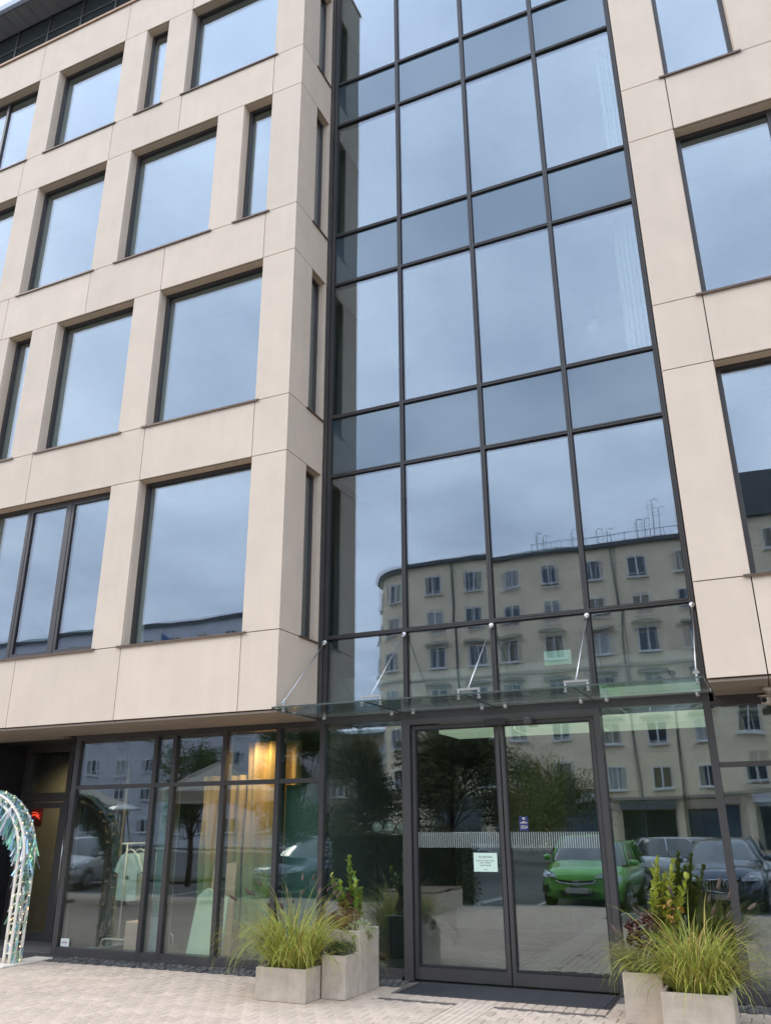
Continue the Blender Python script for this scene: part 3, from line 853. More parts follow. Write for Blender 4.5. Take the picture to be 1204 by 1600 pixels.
hgm = hg.mesh('hanger', WHITEM, True)
for i, (yy, dxx) in enumerate(((.06, .02), (.24, .05), (.42, .03), (.62, .06))):
    o = put('t_shirt', sh, None, (-3.36 + dxx, 1.5 + yy, 1.30)); o.rotation_euler = (0, 0, R((-6, 4, -3, 7)[i]))
    tag(o, 'pale mint t-shirt with dark chest print at the window end of the clothes rack' if i == 0 else 'plain pale mint t-shirt hanging behind the printed one on the clothes rack', 't-shirt', 't-shirts on the rack')
    put('hanger', hgm, o)
    if i == 0:
        b = MB()
        for q in range(7): b.box(-.05 + q * .015, -.04 + q * .015, -.0405, -.0395, -.34 - .012 * (q % 2), -.31 + .008 * (q % 3))
        b.build('chest_print', INK, o)
bx = thing('display_box', 'dusty pink display box on the shop floor beside the clothes rack', 'box', (-2.93, 1.32, 0.012))
MB().cbox(-.18, .18, 0, .36, 0, .42, .01).build('box_body', PINK, bx)
b = MB(); b.tube([(-.05, .15, .42), (-.04, .15, .56), (0, .15, .60), (.04, .15, .56), (.05, .15, .42)], .008, 6); b.build('handle', BLACK, bx, True)
bd = thing('display_board', 'tall narrow teal board with blue foot behind the slim shop pane', 'board', (-2.455, 1.24, 0.012))
MB().box(-.155, .155, 0, .03, .50, 2.20).build('upper_board', TEAL, bd); MB().box(-.155, .155, -.005, .03, 0, .495).build('lower_board', BLUEB, bd)
tag(MB().box(-.55, .06, 1.23, 1.26, .012, 2.17).build('window_film', DTEAL), 'dark teal board filling the last shop pane by the glass entrance', 'board')
b = MB(); b.loft([[(-2.02, 1.26, .012), (-1.47, 1.26, .012), (-1.47, 1.30, .012), (-2.02, 1.30, .012)], [(-1.95, 1.36, .78), (-1.47, 1.36, .70), (-1.47, 1.40, .70), (-1.95, 1.40, .78)], [(-1.82, 1.38, .88), (-1.47, 1.38, .76), (-1.47, 1.42, .76), (-1.82, 1.42, .88)]], True, True)
tag(b.build('mint_panel', MINTB), 'pale green panel leaning inside the wide shop pane', 'panel')
b = MB(); b.loft([[(-1.98, 1.50, .012), (-1.50, 1.50, .012), (-1.50, 1.53, .012), (-1.98, 1.53, .012)], [(-1.86, 1.58, 1.15), (-1.50, 1.58, 1.2), (-1.50, 1.61, 1.2), (-1.86, 1.61, 1.15)]], True, True)
tag(b.build('peach_panel', PEACH), 'peach panel standing behind the pale green panel in the shop', 'panel')
# drape: green below, gold above, with warm spotlight glow painted into the gold
mt, t, o_ = nmat('drape_painted_glow')
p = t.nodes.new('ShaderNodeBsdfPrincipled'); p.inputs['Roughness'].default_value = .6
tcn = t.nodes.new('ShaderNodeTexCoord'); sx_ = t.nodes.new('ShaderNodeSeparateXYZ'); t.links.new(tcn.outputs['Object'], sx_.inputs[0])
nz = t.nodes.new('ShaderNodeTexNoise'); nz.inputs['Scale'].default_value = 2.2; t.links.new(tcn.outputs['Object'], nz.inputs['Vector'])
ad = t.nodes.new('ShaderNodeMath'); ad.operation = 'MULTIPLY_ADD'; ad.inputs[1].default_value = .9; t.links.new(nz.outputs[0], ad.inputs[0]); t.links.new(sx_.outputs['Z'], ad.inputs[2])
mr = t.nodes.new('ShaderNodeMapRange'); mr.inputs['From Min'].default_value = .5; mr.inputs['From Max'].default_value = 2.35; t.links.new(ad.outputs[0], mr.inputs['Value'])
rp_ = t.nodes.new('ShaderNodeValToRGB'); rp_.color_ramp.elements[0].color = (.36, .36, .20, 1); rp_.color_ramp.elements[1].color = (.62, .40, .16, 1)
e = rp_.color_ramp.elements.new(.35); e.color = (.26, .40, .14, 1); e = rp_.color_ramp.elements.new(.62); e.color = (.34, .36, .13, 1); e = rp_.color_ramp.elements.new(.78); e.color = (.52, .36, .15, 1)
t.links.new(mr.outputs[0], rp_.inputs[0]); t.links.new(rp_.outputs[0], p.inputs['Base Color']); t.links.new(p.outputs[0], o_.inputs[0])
curtain('shop_drape', 'long fabric drape shading from green up to gold in the shop window', -1.46, -0.56, 1.66, .02, 2.80, MATS['drape_painted_glow'], 4, .05, 'drape')
curtain('shop_drape', 'folded green and gold drape hanging behind the peach panel in the shop', -2.25, -1.50, 1.72, .3, 2.35, MATS['drape_painted_glow'], 3, .05, 'drape')
sl = thing('shop_spotlight', 'warm spotlight under the shop ceiling shining on the gold drape', 'spotlight', (-1.15, 1.27, 2.86))
b = MB(); b.lathe([(.012, .14), (.012, .05), (.05, .045), (.055, -.04)], (0, 0, 0), 12); b.build('housing', BLACK, sl)
MB().lathe([(.045, -.036), (.04, -.030)], (0, 0, 0), 12).build('bulb', mat('warm_bulb', (.9, .7, .4), .5, emit=(1, .62, .25), estr=10), sl)
ld = bpy.data.lights.new('spotlight_lamp', 'SPOT'); ld.energy = 38; ld.color = (1, .70, .38); ld.spot_size = R(150); ld.spot_blend = .8; ld.shadow_soft_size = .04
lo = bpy.data.objects.new('spotlight_lamp', ld); COL.objects.link(lo); lo.parent = sl; lo.location = (0, 0, -.05); lo.rotation_euler = (R(20), 0, 0)
MB().box(-6.2, -.03, 1.3, 6.0, 2.96, 3.04).build('shop_ceiling', DARKW, bld)
sl2 = thing('shop_spotlight', 'added warm spotlight brightening the boards and clothes rack from the shop ceiling', 'spotlight', (-2.9, 1.32, 2.86))
put('housing', bpy.data.objects['housing'].data, sl2); put('bulb', bpy.data.objects['bulb'].data, sl2)
ld2 = bpy.data.lights.new('spotlight_lamp', 'SPOT'); ld2.energy = 90; ld2.color = (1, .82, .6); ld2.spot_size = R(125); ld2.spot_blend = .9; ld2.shadow_soft_size = .04  # spotlight added to brighten the display boards and shirts
lo2 = bpy.data.objects.new('spotlight_lamp', ld2); COL.objects.link(lo2); lo2.parent = sl2; lo2.location = (0, 0, -.05); lo2.rotation_euler = (R(8), 0, 0)
MB().box(-7.4, -.03, 5.0, 5.1, .013, 2.95).build('shop_back_wall', PLASTER_D, bld)
SHELF = mat('shelf_wood', (.22, .15, .09), .6, .2, 4)
tag(MB().box(-7.35, -5.0, 3.3, 3.36, .013, 2.95).build('tan_backdrop', mat('tan_board', (.36, .29, .19), .8, .12, 3)), 'added tan divider standing inside behind the shop entrance door', 'backdrop')  # tan panel added behind the door to lighten the dark interior
sl3 = thing('shop_spotlight', 'added warm spotlight brightening the view behind the shop entrance door', 'spotlight', (-5.9, 2.50, 2.86))
put('housing', bpy.data.objects['housing'].data, sl3); put('bulb', bpy.data.objects['bulb'].data, sl3)
ld3 = bpy.data.lights.new('spotlight_lamp', 'SPOT'); ld3.energy = 55; ld3.color = (1, .82, .6); ld3.spot_size = R(140); ld3.spot_blend = .9; ld3.shadow_soft_size = .04  # added spotlight, brightens the tan panel behind the door
lo3 = bpy.data.objects.new('spotlight_lamp', ld3); COL.objects.link(lo3); lo3.parent = sl3; lo3.location = (0, 0, -.05); lo3.rotation_euler = (R(30), 0, 0)
sh_ = thing('wall_shelf', 'wooden shelf with folded clothes at the back of the shop', 'shelf', (-2.6, 4.7, 0.012))
for z in (.5, 1.0, 1.5): MB().box(-.9, .9, -.15, .25, z, z + .03).build('board', SHELF, sh_)
for x in (-.9, .88): MB().box(x, x + .02, -.15, .25, 0, 2.0).build('side_panel', SHELF, sh_)
ns = thing('neon_sign', 'red neon loop sign glowing inside the shop door', 'sign', (-6.18, 2.35, 1.86))
MB().box(-.22, .30, .06, .08, -.30, .28).build('backing', mat('neon_back', (.35, .06, .03), .6), ns)
b = MB()
for r_, z_ in ((.20, -.12), (.15, -.14), (.24, -.22)):
    b.tube([(.05 + r_ * math.cos(a), 0, z_ + r_ * math.sin(a)) for a in [.5 + i * .12 for i in range(16)]], .009, 6)
b.build('tube', mat('neon_red', (.9, .1, .05), .4, emit=(1, .08, .04), estr=1.3), ns, True)
ns.scale = (.6, .6, .6)
# ---------------------------------------------------------------- planters and plants
def planter(name, label, x0, x1, y0, y1, h, wall=.035):
    pt = thing(name, label, 'planter', (x0, y0, 0), 0, None)
    wd, dp, c = x1 - x0, y1 - y0, .006
    b = MB()
    def ring(i, z, cc): return [(i + cc, i, z), (wd - i - cc, i, z), (wd - i, i + cc, z), (wd - i, dp - i - cc, z), (wd - i - cc, dp - i, z), (i + cc, dp - i, z), (i, dp - i - cc, z), (i, i + cc, z)]
    b.loft([ring(0, 0.004, c), ring(0, h - c, c), ring(c, h, c), ring(wall, h, .003), ring(wall + .002, h - .06, .003)], True, False)
    b.build('shell', CONC, pt)
    MB().box(wall, wd - wall, wall, dp - wall, h - .075, h - .045).build('soil', SOIL, pt)
    return pt
planter('concrete_planter', 'low concrete planter filled with tall fountain grass by the shop window', .25, .84, -.60, -.06, .30)
planter('concrete_planter', 'small concrete planter with a dwarf conifer beside the fountain grass', .856, 1.13, -.30, .02, .40)
planter('concrete_planter', 'tall concrete planter with leafy shrub and trailing plants beside the dark sidelight', .74, 1.135, .03, .52, .60)
planter('concrete_planter', 'tall narrow concrete planter with feather grass right of the doors', 3.90, 4.25, -.27, .18, .40)
planter('concrete_planter', 'low wide concrete planter with bright green grass in front of the right sidelight', 4.262, 4.83, -.60, -.06, .32)
GRASS = mat('grass_blade', (.27, .33, .055), .55, .25, 8, island=.38, col2=(.42, .44, .09), trans=.35, spec=.3)
GRASSD = mat('dry_blade', (.42, .32, .10), .7, .25, 8, island=.3, trans=.3, spec=.2)
FEATH = mat('feather_blade', (.30, .33, .13), .7, .2, 8, island=.3, trans=.3, spec=.2)
SEED = mat('seed_head', (.085, .060, .045), .9, .3, 20, island=.4)
def blade(b, base, az, lean, ln, wd, curl=1.5, n=8):
    d = Vector((math.cos(az), math.sin(az), 0)); side = Vector((-d.y, d.x, 0))
    tw = rnd.uniform(-.8, .8); side = (side * math.cos(tw) + d * math.sin(tw)).normalized()
    pos = Vector(base); th = lean; i0 = len(b.v)
    for i in range(n + 1):
        u = i / n
        ww = wd * (1 - u ** 2.2) * (0.6 + 0.4 * min(1, u * 5)) + .0006
        b.v.append(tuple(pos - side * ww)); b.v.append(tuple(pos + side * ww))
        th = lean + curl * u ** 1.6
        pos = pos + (d * math.sin(th) + Vector((0, 0, 1)) * math.cos(th)) * (ln / n)
        if i < n:
            q = i0 + 2 * i; b.f.append((q, q + 1, q + 3, q + 2))
    return pos, d, th
def seedhead(b, p, d, ln, r):
    p = Vector(p)
    b.tube([p + d * ln * q for q in (0, .15, .5, .85, 1)], [.002, r * .8, r, r * .7, .001], 6)
    for i in range(70):
        q = p + d * ln * rnd.random()
        a = Vector((rnd.gauss(0, 1), rnd.gauss(0, 1), rnd.gauss(0, 1))).normalized()
        e = q + a * r * rnd.uniform(1.2, 1.9) + d * .012; s = a.cross(d).normalized() * .0007
        b.tri(q - s, q + s, e)
def grass(name, label, c, rx, ry, n, lmin, lmax, m_, wd=.0038, seeds=10, dry=.12, lean=(.03, .75), curl=(.6, 1.9), az_bias=None, cat='grass plant', seed_ln=.09):
    g = thing(name, label, cat, c)
    b, bdry, bs = MB(), MB(), MB()
    for i in range(n):
        az = rnd.uniform(0, 6.283) if az_bias is None or rnd.random() < .4 else rnd.gauss(az_bias, .7)
        r_ = math.sqrt(rnd.random())
        base = (rx * r_ * math.cos(az), ry * r_ * math.sin(az), -.01)
        ln = rnd.uniform(lmin, lmax) * (1 if rnd.random() < .8 else .7)
        tgt = bdry if rnd.random() < dry else b
        blade(tgt, base, az + rnd.gauss(0, .5), rnd.uniform(*lean) * (.3 + .7 * r_), ln, wd * rnd.uniform(.6, 1.15), rnd.uniform(*curl))
    for i in range(seeds):
        az = rnd.uniform(0, 6.283)
        st = MB()
        pos, d, th = blade(b, (rx * .4 * math.cos(az), ry * .4 * math.sin(az), 0), az, rnd.uniform(.1, .55), rnd.uniform(lmax * .56, lmax * .78), .0024, rnd.uniform(.2, .7))
        dd = (d * math.sin(th) + Vector((0, 0, 1)) * math.cos(th)).normalized()
        seedhead(bs, pos, dd, rnd.uniform(.8, 1.25) * seed_ln, .016)
    o = b.build('blades', m_, g); o['kind'] = 'stuff'
    if bdry.v: o = bdry.build('dry_blades', GRASSD, g); o['kind'] = 'stuff'
    if bs.v: o = bs.build('seed_heads', SEED, g); o['kind'] = 'stuff'
    return g
grass('fountain_grass', 'arching yellow green fountain grass with brown seed heads in the low left planter', (.54, -.33, .26), .22, .19, 720, .60, 1.12, GRASS, wd=.0048, seeds=17, dry=.2, lean=(.2, 1.05), curl=(1.0, 3.0))
grass('fountain_grass', 'bright green arching grass clump in the low wide right planter', (4.56, -.33, .28), .20, .17, 700, .50, .98, GRASS, wd=.0056, seeds=9, dry=.24, lean=(.1, 1.0), curl=(1.0, 3.0))
grass('feather_grass', 'pale fine feather grass spilling over the tall right planter', (4.06, -.06, .36), .12, .14, 520, .28, .50, FEATH, wd=.0020, seeds=7, dry=.2, lean=(.2, 1.1), curl=(.8, 2.2), az_bias=math.pi, seed_ln=.10)
LEAF = mat('laurel_leaf', (.17, .29, .045), .38, .25, 12, rand=.25, col2=(.17, .25, .05), trans=.25)
LEAFY = mat('young_leaf', (.34, .40, .05), .4, .25, 12, rand=.25, col2=(.38, .40, .06), trans=.3)
LEAFO = mat('orange_leaf', (.42, .23, .05), .6, .25, 12, rand=.2, trans=.25)
STEM = mat('woody_stem', (.09, .06, .035), .85, .2, 12)
REDL = mat('dark_red_leaf', (.10, .018, .028), .5, .3, 15, rand=.2, island=.3, trans=.2)
BRN = mat('rusty_sedum', (.17, .085, .05), .7, .3, 15, island=.4, col2=(.24, .13, .06))
PALE = mat('variegated_leaf', (.40, .44, .22), .6, .25, 15, island=.25, trans=.2)
CONI = mat('conifer_needle', (.075, .11, .04), .7, .3, 10, island=.4)
def leaf_mesh(ln, wd, m_):
    b = MB(); n = 5
    rows = []
    for i in range(n + 1):
        u = i / n; ww = wd * math.sin(math.pi * min(1, .12 + u * .88)) ** .8 * (1 if u < .98 else .1)
        z = .18 * ln * math.sin(u * 2.0) - .1 * ln * u * u
        rows.append([(-ww, ln * u, z + ww * .35), (0, ln * u, z), (ww, ln * u, z + ww * .35)])
    for r_ in rows: b.v += r_
    for i in range(n):
        q = i * 3; b.f += [(q, q + 1, q + 4, q + 3), (q + 1, q + 2, q + 5, q + 4)]
    return b.mesh('leaf', m_, True)
def shrub(name, label, c, stems, m_, ln=.075, wd=.019, cat='shrub', step=.024, extra=None):
    g = thing(name, label, cat, c)
    lm = leaf_mesh(ln, wd, m_); lm2 = leaf_mesh(ln * .8, wd * .95, extra or m_)
    for (bx_, by_, tx, ty, hz) in stems:
        pts = [Vector((bx_ + (tx - bx_) * u + .015 * math.sin(u * 5), by_ + (ty - by_) * u, hz * u)) for u in [i / 6 for i in range(7)]]
        MB().tube(pts, [.008 - .0009 * i for i in range(7)], 6).build('stem', STEM, g, True)
        z = hz * .38; k = 0
        while z < hz:
            u = z / hz; i = min(5, int(u * 6)); p_ = pts[i].lerp(pts[i + 1], u * 6 - i)
            o = put('leaf', lm if rnd.random() < .7 else lm2, g, p_)
            o.rotation_euler = (rnd.uniform(.25, 1.0) + (.3 if u > .85 else 0), rnd.uniform(-.3, .3), k * 2.4 + rnd.uniform(-.3, .3))
            s = rnd.uniform(.75, 1.15) * (1 if u < .85 else .8); o.scale = (s, s, s)
            k += 1; z += step * rnd.uniform(.7, 1.2)
    return g
shrub('laurel_shrub', 'upright leafy green laurel shrub rising from the tall left planter', (.93, .26, .55),
      [(0, 0, -.04, .02, .76), (.02, .02, .04, .0, .60), (-.05, 0, -.25, -.02, .56), (.04, -.03, .09, -.06, .52), (-.02, -.02, -.18, -.06, .46), (.05, 0, .10, .03, .42), (-.02, 0, -.10, -.10, .50)], LEAF, .10, .032, extra=LEAFY, step=.020)
shrub('laurel_shrub', 'yellow green leafy shrub standing behind the grass in the right planters', (4.19, .09, .36),
      [(0, 0, .10, .02, .98), (.02, .02, .24, .0, .95), (-.05, 0, .04, -.02, .78), (.04, -.03, .36, -.04, .82), (.0, -.02, .28, .04, .70), (-.03, 0, .16, .0, .84), (.02, 0, .20, -.05, .76), (.02, 0, .06, -.05, .88)], LEAFY, .090, .027, extra=LEAFY, step=.018)
def tufts(name, label, c, pts, m_, ln, wd, n, cat='plant', part='foliage', up_=.4):
    g = thing(name, label, cat, c); b = MB()
    for (px_, py_, pz, r_) in pts:
        for i in range(n):
            a = Vector((rnd.gauss(0, 1), rnd.gauss(0, 1), rnd.gauss(0, .8) + up_)).normalized()
            q = Vector((px_, py_, pz)) + a * r_ * rnd.uniform(.3, 1)
            s = a.cross(Vector((rnd.gauss(0, 1), rnd.gauss(0, 1), rnd.gauss(0, 1)))).normalized() * wd * rnd.uniform(.7, 1.2)
            l_ = a * ln * rnd.uniform(.7, 1.2)
            b.quad(q - s * .4, q + l_ * .55 - s, q + l_, q + l_ * .55 + s)
            if i % 2 == 0:
                b.tri(q, q + s * .4, q + l_ * .55 + s)
    o = b.build(part, m_, g); o['kind'] = 'stuff'
    return g
tufts('rusty_sedum', 'rust brown curled sedum filling the tall left planter', (.90, .20, .57), [(-.10, 0, .06, .09), (0, -.06, .09, .10), (-.02, .02, .22, .10), (.05, .0, .15, .09), (-.13, -.08, .10, .08), (.02, -.12, .03, .07), (-.03, .05, .30, .07)], BRN, .026, .011, 210)
tufts('trailing_ivy', 'pale variegated ivy trailing over the edge of the tall left planter', (1.05, .14, .60), [(0, -.06, .05, .06), (.05, .02, .05, .06), (.08, .10, .02, .05), (.11, .06, -.03, .03), (.11, .16, -.02, .035), (.11, .10, -.08, .02), (-.04, -.10, .02, .05), (.02, -.122, -.06, .012), (.02, -.122, -.12, .010), (.022, -.122, -.18, .008)], PALE, .022, .010, 45)
tufts('dwarf_conifer', 'dark green dwarf conifer mound in the small left planter', (.99, -.15, .37), [(-.07, -.04, .05, .07), (.05, -.05, .06, .07), (0, .05, .08, .08), (-.02, -.06, .10, .05), (.08, .03, .07, .06), (-.08, .05, .06, .06)], CONI, .035, .0022, 420)
tufts('red_coleus', 'dark red leafed plant between the right planters', (4.08, -.02, .46), [(-.07, 0, .27, .06), (.06, .02, .34, .07), (.0, .04, .20, .07), (-.08, .02, .16, .05), (.12, .02, .32, .06), (.02, 0, .10, .08)], REDL, .045, .016, 70)
g = thing('dry_branch', 'drying orange leaves below the yellow green shrub', 'plant', (4.36, -.02, .78))
lm = leaf_mesh(.07, .02, LEAFO)
MB().tube([(0, 0, -.2), (.0, 0, .0), (.03, 0, .17)], .005, 5).build('stem', STEM, g)
for i in range(16):
    o = put('leaf', lm, g, (rnd.gauss(0, .05), rnd.gauss(0, .03), rnd.uniform(.0, .17))); o.rotation_euler = (rnd.uniform(-.5, 1), rnd.uniform(-.6, .6), rnd.uniform(0, 6.28))
# ---------------------------------------------------------------- party arch
ARCHW = mat('arch_paint', (.80, .73, .61), .4, .05)
ar = thing('tinsel_arch', 'white metal truss arch with iridescent tinsel and fairy lights by the shop entrance', 'arch', (-4.83, .22, 0))
RX_, SPR = .80, 1.22
def archpt(r_, t_):      # t_ 0..1 along leg, arc, leg
    ls = SPR; la = math.pi * r_; tot = 2 * ls + la; d = t_ * tot
    if d < ls: return Vector((r_, 0, d))
    if d < ls + la:
        a = (d - ls) / r_; return Vector((r_ * math.cos(a), 0, SPR + r_ * math.sin(a)))
    return Vector((-r_, 0, SPR - (d - ls - la)))
for r_ in (RX_, RX_ + .10):
    for yy in (-.09, .09):
        MB().tube([archpt(r_, i / 60) + Vector((0, yy, .02)) for i in range(61)], .021, 7).build('rail', ARCHW, ar, True)
for i in range(1, 44):
    b = MB(); q = i / 44
    for yy in (-.09, .09): b.tube([archpt(RX_, q) + Vector((0, yy, .02)), archpt(RX_ + .10, q) + Vector((0, yy, .02))], .007, 5)
    for r_ in (RX_, RX_ + .10): b.tube([archpt(r_, q) + Vector((0, -.09, .02)), archpt(r_, q) + Vector((0, .09, .02))], .007, 5)
    b.build('rung', ARCHW, ar)
for sx in (-1, 1): MB().cbox(sx * (RX_ + .065) - .15, sx * (RX_ + .065) + .15, -.30, .55, 0.003, .022, .004).build('base_plate', ARCHW, ar)
TIN = mat('tinsel', (.45, .80, .78), .25, .4, 9, island=.45, metal=.55, col2=(.30, .60, .30), trans=.15)
TIN2 = mat('tinsel_blue', (.40, .62, .95), .25, .3, 9, island=.45, metal=.55, col2=(.40, .70, .85), trans=.15)
b1, b2, b3 = MB(), MB(), MB()
TIN3 = mat('tinsel_pearl', (.85, .80, .90), .2, .3, 9, island=.3, metal=.4, trans=.2)
for i in range(3400):
    q = rnd.random()
    p0 = archpt(RX_ + rnd.choice((0, .0, .13)), q) + Vector((0, rnd.uniform(-.1, .1), .02))
    hi = max(0, (p0.z - SPR + .25)) / (RX_ + .25)
    if rnd.random() > .12 + hi * 1.2: continue
    ln = rnd.uniform(.09, .18) + .30 * hi * rnd.random()
    dd = Vector((rnd.gauss(-.15, .18), rnd.gauss(0, .18), -1)).normalized() * ln
    s = Vector((rnd.gauss(0, 1), rnd.gauss(0, 1), 0)).normalized() * .011
    rnd.choice((b1, b1, b2, b2, b3)).quad(p0 - s, p0 + s, p0 + dd + s, p0 + dd - s)
for nm, b_, m_ in (('tinsel_fringe', b1, TIN), ('tinsel_fringe', b2, TIN2), ('tinsel_fringe', b3, TIN3)):
    o = b_.build(nm, m_, ar); o['kind'] = 'stuff'
b = MB(); bl = MB()
for i in range(170):
    q = i / 170
    c = archpt(RX_ + .065 + .085 * math.sin(i * 1.3), q) + Vector((0, .115 * math.cos(i * 1.3), .02))
    bl.loft([[c + Vector((.007 * math.cos(a), .007 * math.sin(a), h)) for a in (0, 1.57, 3.14, 4.71)] for h in (-.008, .008)], True, True)
    b.v.append(tuple(c))
wire = MB(); wire.tube(b.v, .0025, 4); wire.build('light_wire', mat('clear_wire', (.35, .36, .30), .5), ar)
o = bl.build('fairy_lights', mat('fairy_bulb', (.8, .7, .45), .3, emit=(1, .72, .3), estr=1.6), ar); o['kind'] = 'stuff'

# ---------------------------------------------------------------- street opposite (seen mirrored in the glass)
ROADZ = -0.135
MB().box(-200, 200, -46.9, -42.5, ROADZ - .05, ROADZ + .12).build('far_pavement', mat('far_paving', (.30, .28, .25), .9, .15, 3), None)
bpy.data.objects['far_pavement']['kind'] = 'structure'
struct(MB().box(-30, -13.2, -16.5, -14.0, ROADZ - .02, ROADZ + .10).build('planting_bed', SOIL))
LINE = mat('road_paint', (.62, .62, .60), .8, .1)
for x in (-10.6, -8.1, -4.2, -1.6, .1, 2.6, 6.0):
    o = MB().box(x - .05, x + .05, -13.2, -8.4, ROADZ + .001, ROADZ + .005).build('parking_line', LINE, ground)
STUCCO = mat('olive_stucco', (.82, .68, .48), .92, .10, .5, .2, 30, streak=.14)
STUC_D = mat('slate_wall', (.10, .105, .11), .8, .2, 2)
LILAC = mat('pale_stucco', (.60, .59, .62), .92, .06, .7, streak=.07)
TAN = mat('tan_stucco', (.34, .27, .20), .92, .1, .7, streak=.08)
WHITEF = mat('white_window_frame', (.70, .70, .68), .5, .03)
DGLASS = mat('dark_window_glass', (.035, .045, .06), .08, .2, 2, rand=.6, spec=.8)
STONEB = mat('cornice', (.30, .27, .22), .9, .08)
NETC = mat('net_curtain_pane', (.30, .30, .29), .15, .3, 6, rand=.4)
BLINDC = mat('blind_pane', (.20, .17, .12), .15, .3, 3, rand=.5)
def win_proto(wd=1.25, h=1.45, hood=False):
    b = MB(); t = .07
    b.box(-wd / 2, -wd / 2 + t, -.02, .08, 0, h); b.box(wd / 2 - t, wd / 2, -.02, .08, 0, h); b.box(-wd / 2 + t, wd / 2 - t, -.02, .08, 0, t); b.box(-wd / 2 + t, wd / 2 - t, -.02, .08, h - t, h)
    b.box(-.05, .05, -.025, .08, t, h - t)
    fm = b.mesh('window', WHITEF)
    gm = [MB().box(-wd / 2 + t, wd / 2 - t, -.01, .01, t, h - t).mesh('pane', q_) for q_ in (DGLASS, DGLASS, DGLASS, NETC, BLINDC)]
    sm = MB().box(-wd / 2 - .1, wd / 2 + .1, -.06, .22, -.09, -.01).mesh('sill', WHITEF)
    hm = None
    if hood:
        hb = MB(); pr = [(-wd / 2 - .35, 0), (-wd / 2 - .2, .14), (0, .22), (wd / 2 + .2, .14), (wd / 2 + .35, 0), (0, -.04)]
        hb.loft([[(x, 0, h + .22 + z) for x, z in pr], [(x, .38, h + .22 + z) for x, z in pr]], True, True); hm = hb.mesh('hood', MATS['cornice'])
    return fm, gm, sm, hm
WP = win_proto(); WPH = win_proto(hood=True); WPS = win_proto(1.3, 1.25)
def add_win(parent, proto, x, y, z, rz=math.pi):
    o = put('window', proto[0], parent, (x, y, z)); o.rotation_euler = (0, 0, rz)
    # local +y points out of the wall after rotation
    put('pane', rnd.choice(proto[1]), o)
    s = put('sill', proto[2], o)
    if proto[3]: put('hood', proto[3], o)
    return o
ap = thing('apartment_block', 'olive stucco apartment block with rounded corner and white windows across the street', 'building', (0, -47.8, ROADZ))
prof = [(26, 0)]
Rc = 4.6; xc0 = -18.2
for i in range(13):
    a = math.pi / 2 * i / 12
    prof.append((xc0 - Rc * math.sin(a), -Rc + Rc * math.cos(a)))
prof += [(xc0 - Rc, -15), (26, -15)]
HB = 21.0
wb = MB(); wb.loft([[(x, y, .0) for x, y in reversed(prof)], [(x, y, HB) for x, y in reversed(prof)]], False, True)
wb.build('wall', STUCCO, ap)
def slab(z0, z1, grow):
    pr = [(x + (grow if x > 0 else (-grow if x < xc0 - Rc + .2 else -grow * .6)), y + (grow if y > -10 else -grow)) for x, y in prof]
    b = MB(); b.loft([[(x, y, z0) for x, y in reversed(pr)], [(x, y, z1) for x, y in reversed(pr)]], True, True); return b
slab(HB - .02, HB + .28, .35).build('cornice', STUC_D, ap)
slab(3.55, 3.75, .25).build('shop_cornice', STONEB, ap)
slab(12.15, 12.32, .14).build('string_course', mat('string_course', (.50, .46, .36), .9, .05), ap)
FLZ = [4.25, 7.15, 10.05, 13.0, 15.85, 18.65]
cols = [-16.4 + 3.06 * i for i in range(14)]
for fi, z in enumerate(FLZ):
    for x in cols:
        add_win(ap, WPH if fi in (1, 2, 3) else WP, x, .03, z, 0)
    for a in (R(28), R(64)):
        add_win(ap, WP, xc0 - (Rc + .0) * math.sin(a), -Rc + (Rc + .02) * math.cos(a), z, a)
    for yy in (-7.5, -11):
        add_win(ap, WP, xc0 - Rc - .03, yy, z, math.pi / 2)
for i in range(9):     # shop fronts in the ground storey
    x = -15.5 + i * 4.4
    MB().box(x - 1.8, x + 1.8, .0, .12, .3, 2.9).build('shop_window', DGLASS, ap)
    MB().box(x - 1.9, x + 1.9, .0, .35, 2.95, 3.45).build('shop_fascia', [STUC_D, TAN, LILAC][i % 3], ap)
MB().box(-12.6, -6.0, -6, -2.0, HB + .28, HB + 1.1).build('roof_house', STUC_D, ap)
MB().box(4.2, 15, -9, -.4, HB + .28, HB + 3.4).build('attic_storey', STUC_D, ap)
rl = MB()
for i in range(40):
    x = -8.5 + i * .85; rl.tube([(x, -.3, HB + .28), (x, -.3, HB + 1.05)], .02, 4)
rl.tube([(-8.6, -.3, HB + 1.05), (4.1, -.3, HB + 1.05)], .025, 4)
rl.build('roof_railing', STUC_D, ap)
for x, hgt in ((-8.2, 1.9), (-7.6, 1.6), (-5.1, 1.7), (-3.6, 1.6), (-2.9, 1.5), (-.9, 1.9), (.2, 3.2), (.6, 2.6), (-.4, 1.9), (2.2, 1.9), (2.9, 1.7), (3.6, 2.0)):
    b = MB(); b.tube([(x, -.9, HB + .2), (x, -.9, HB + .2 + hgt), (x + .2, -.9, HB + .35 + hgt), (x + .4, -.9, HB + .2 + hgt)], .03, 5)
    for q in (.25, .5): b.tube([(x - .25, -.9, HB + .2 + hgt - q), (x + .25, -.9, HB + .2 + hgt - q)], .012, 4)
    b.build('antenna', STUC_D, ap)
for x in (-14.9, -2.65, 9.6):
    MB().tube([(x, .10, .2), (x, .10, HB - .1)], .07, 8).build('downpipe', STUC_D, ap)
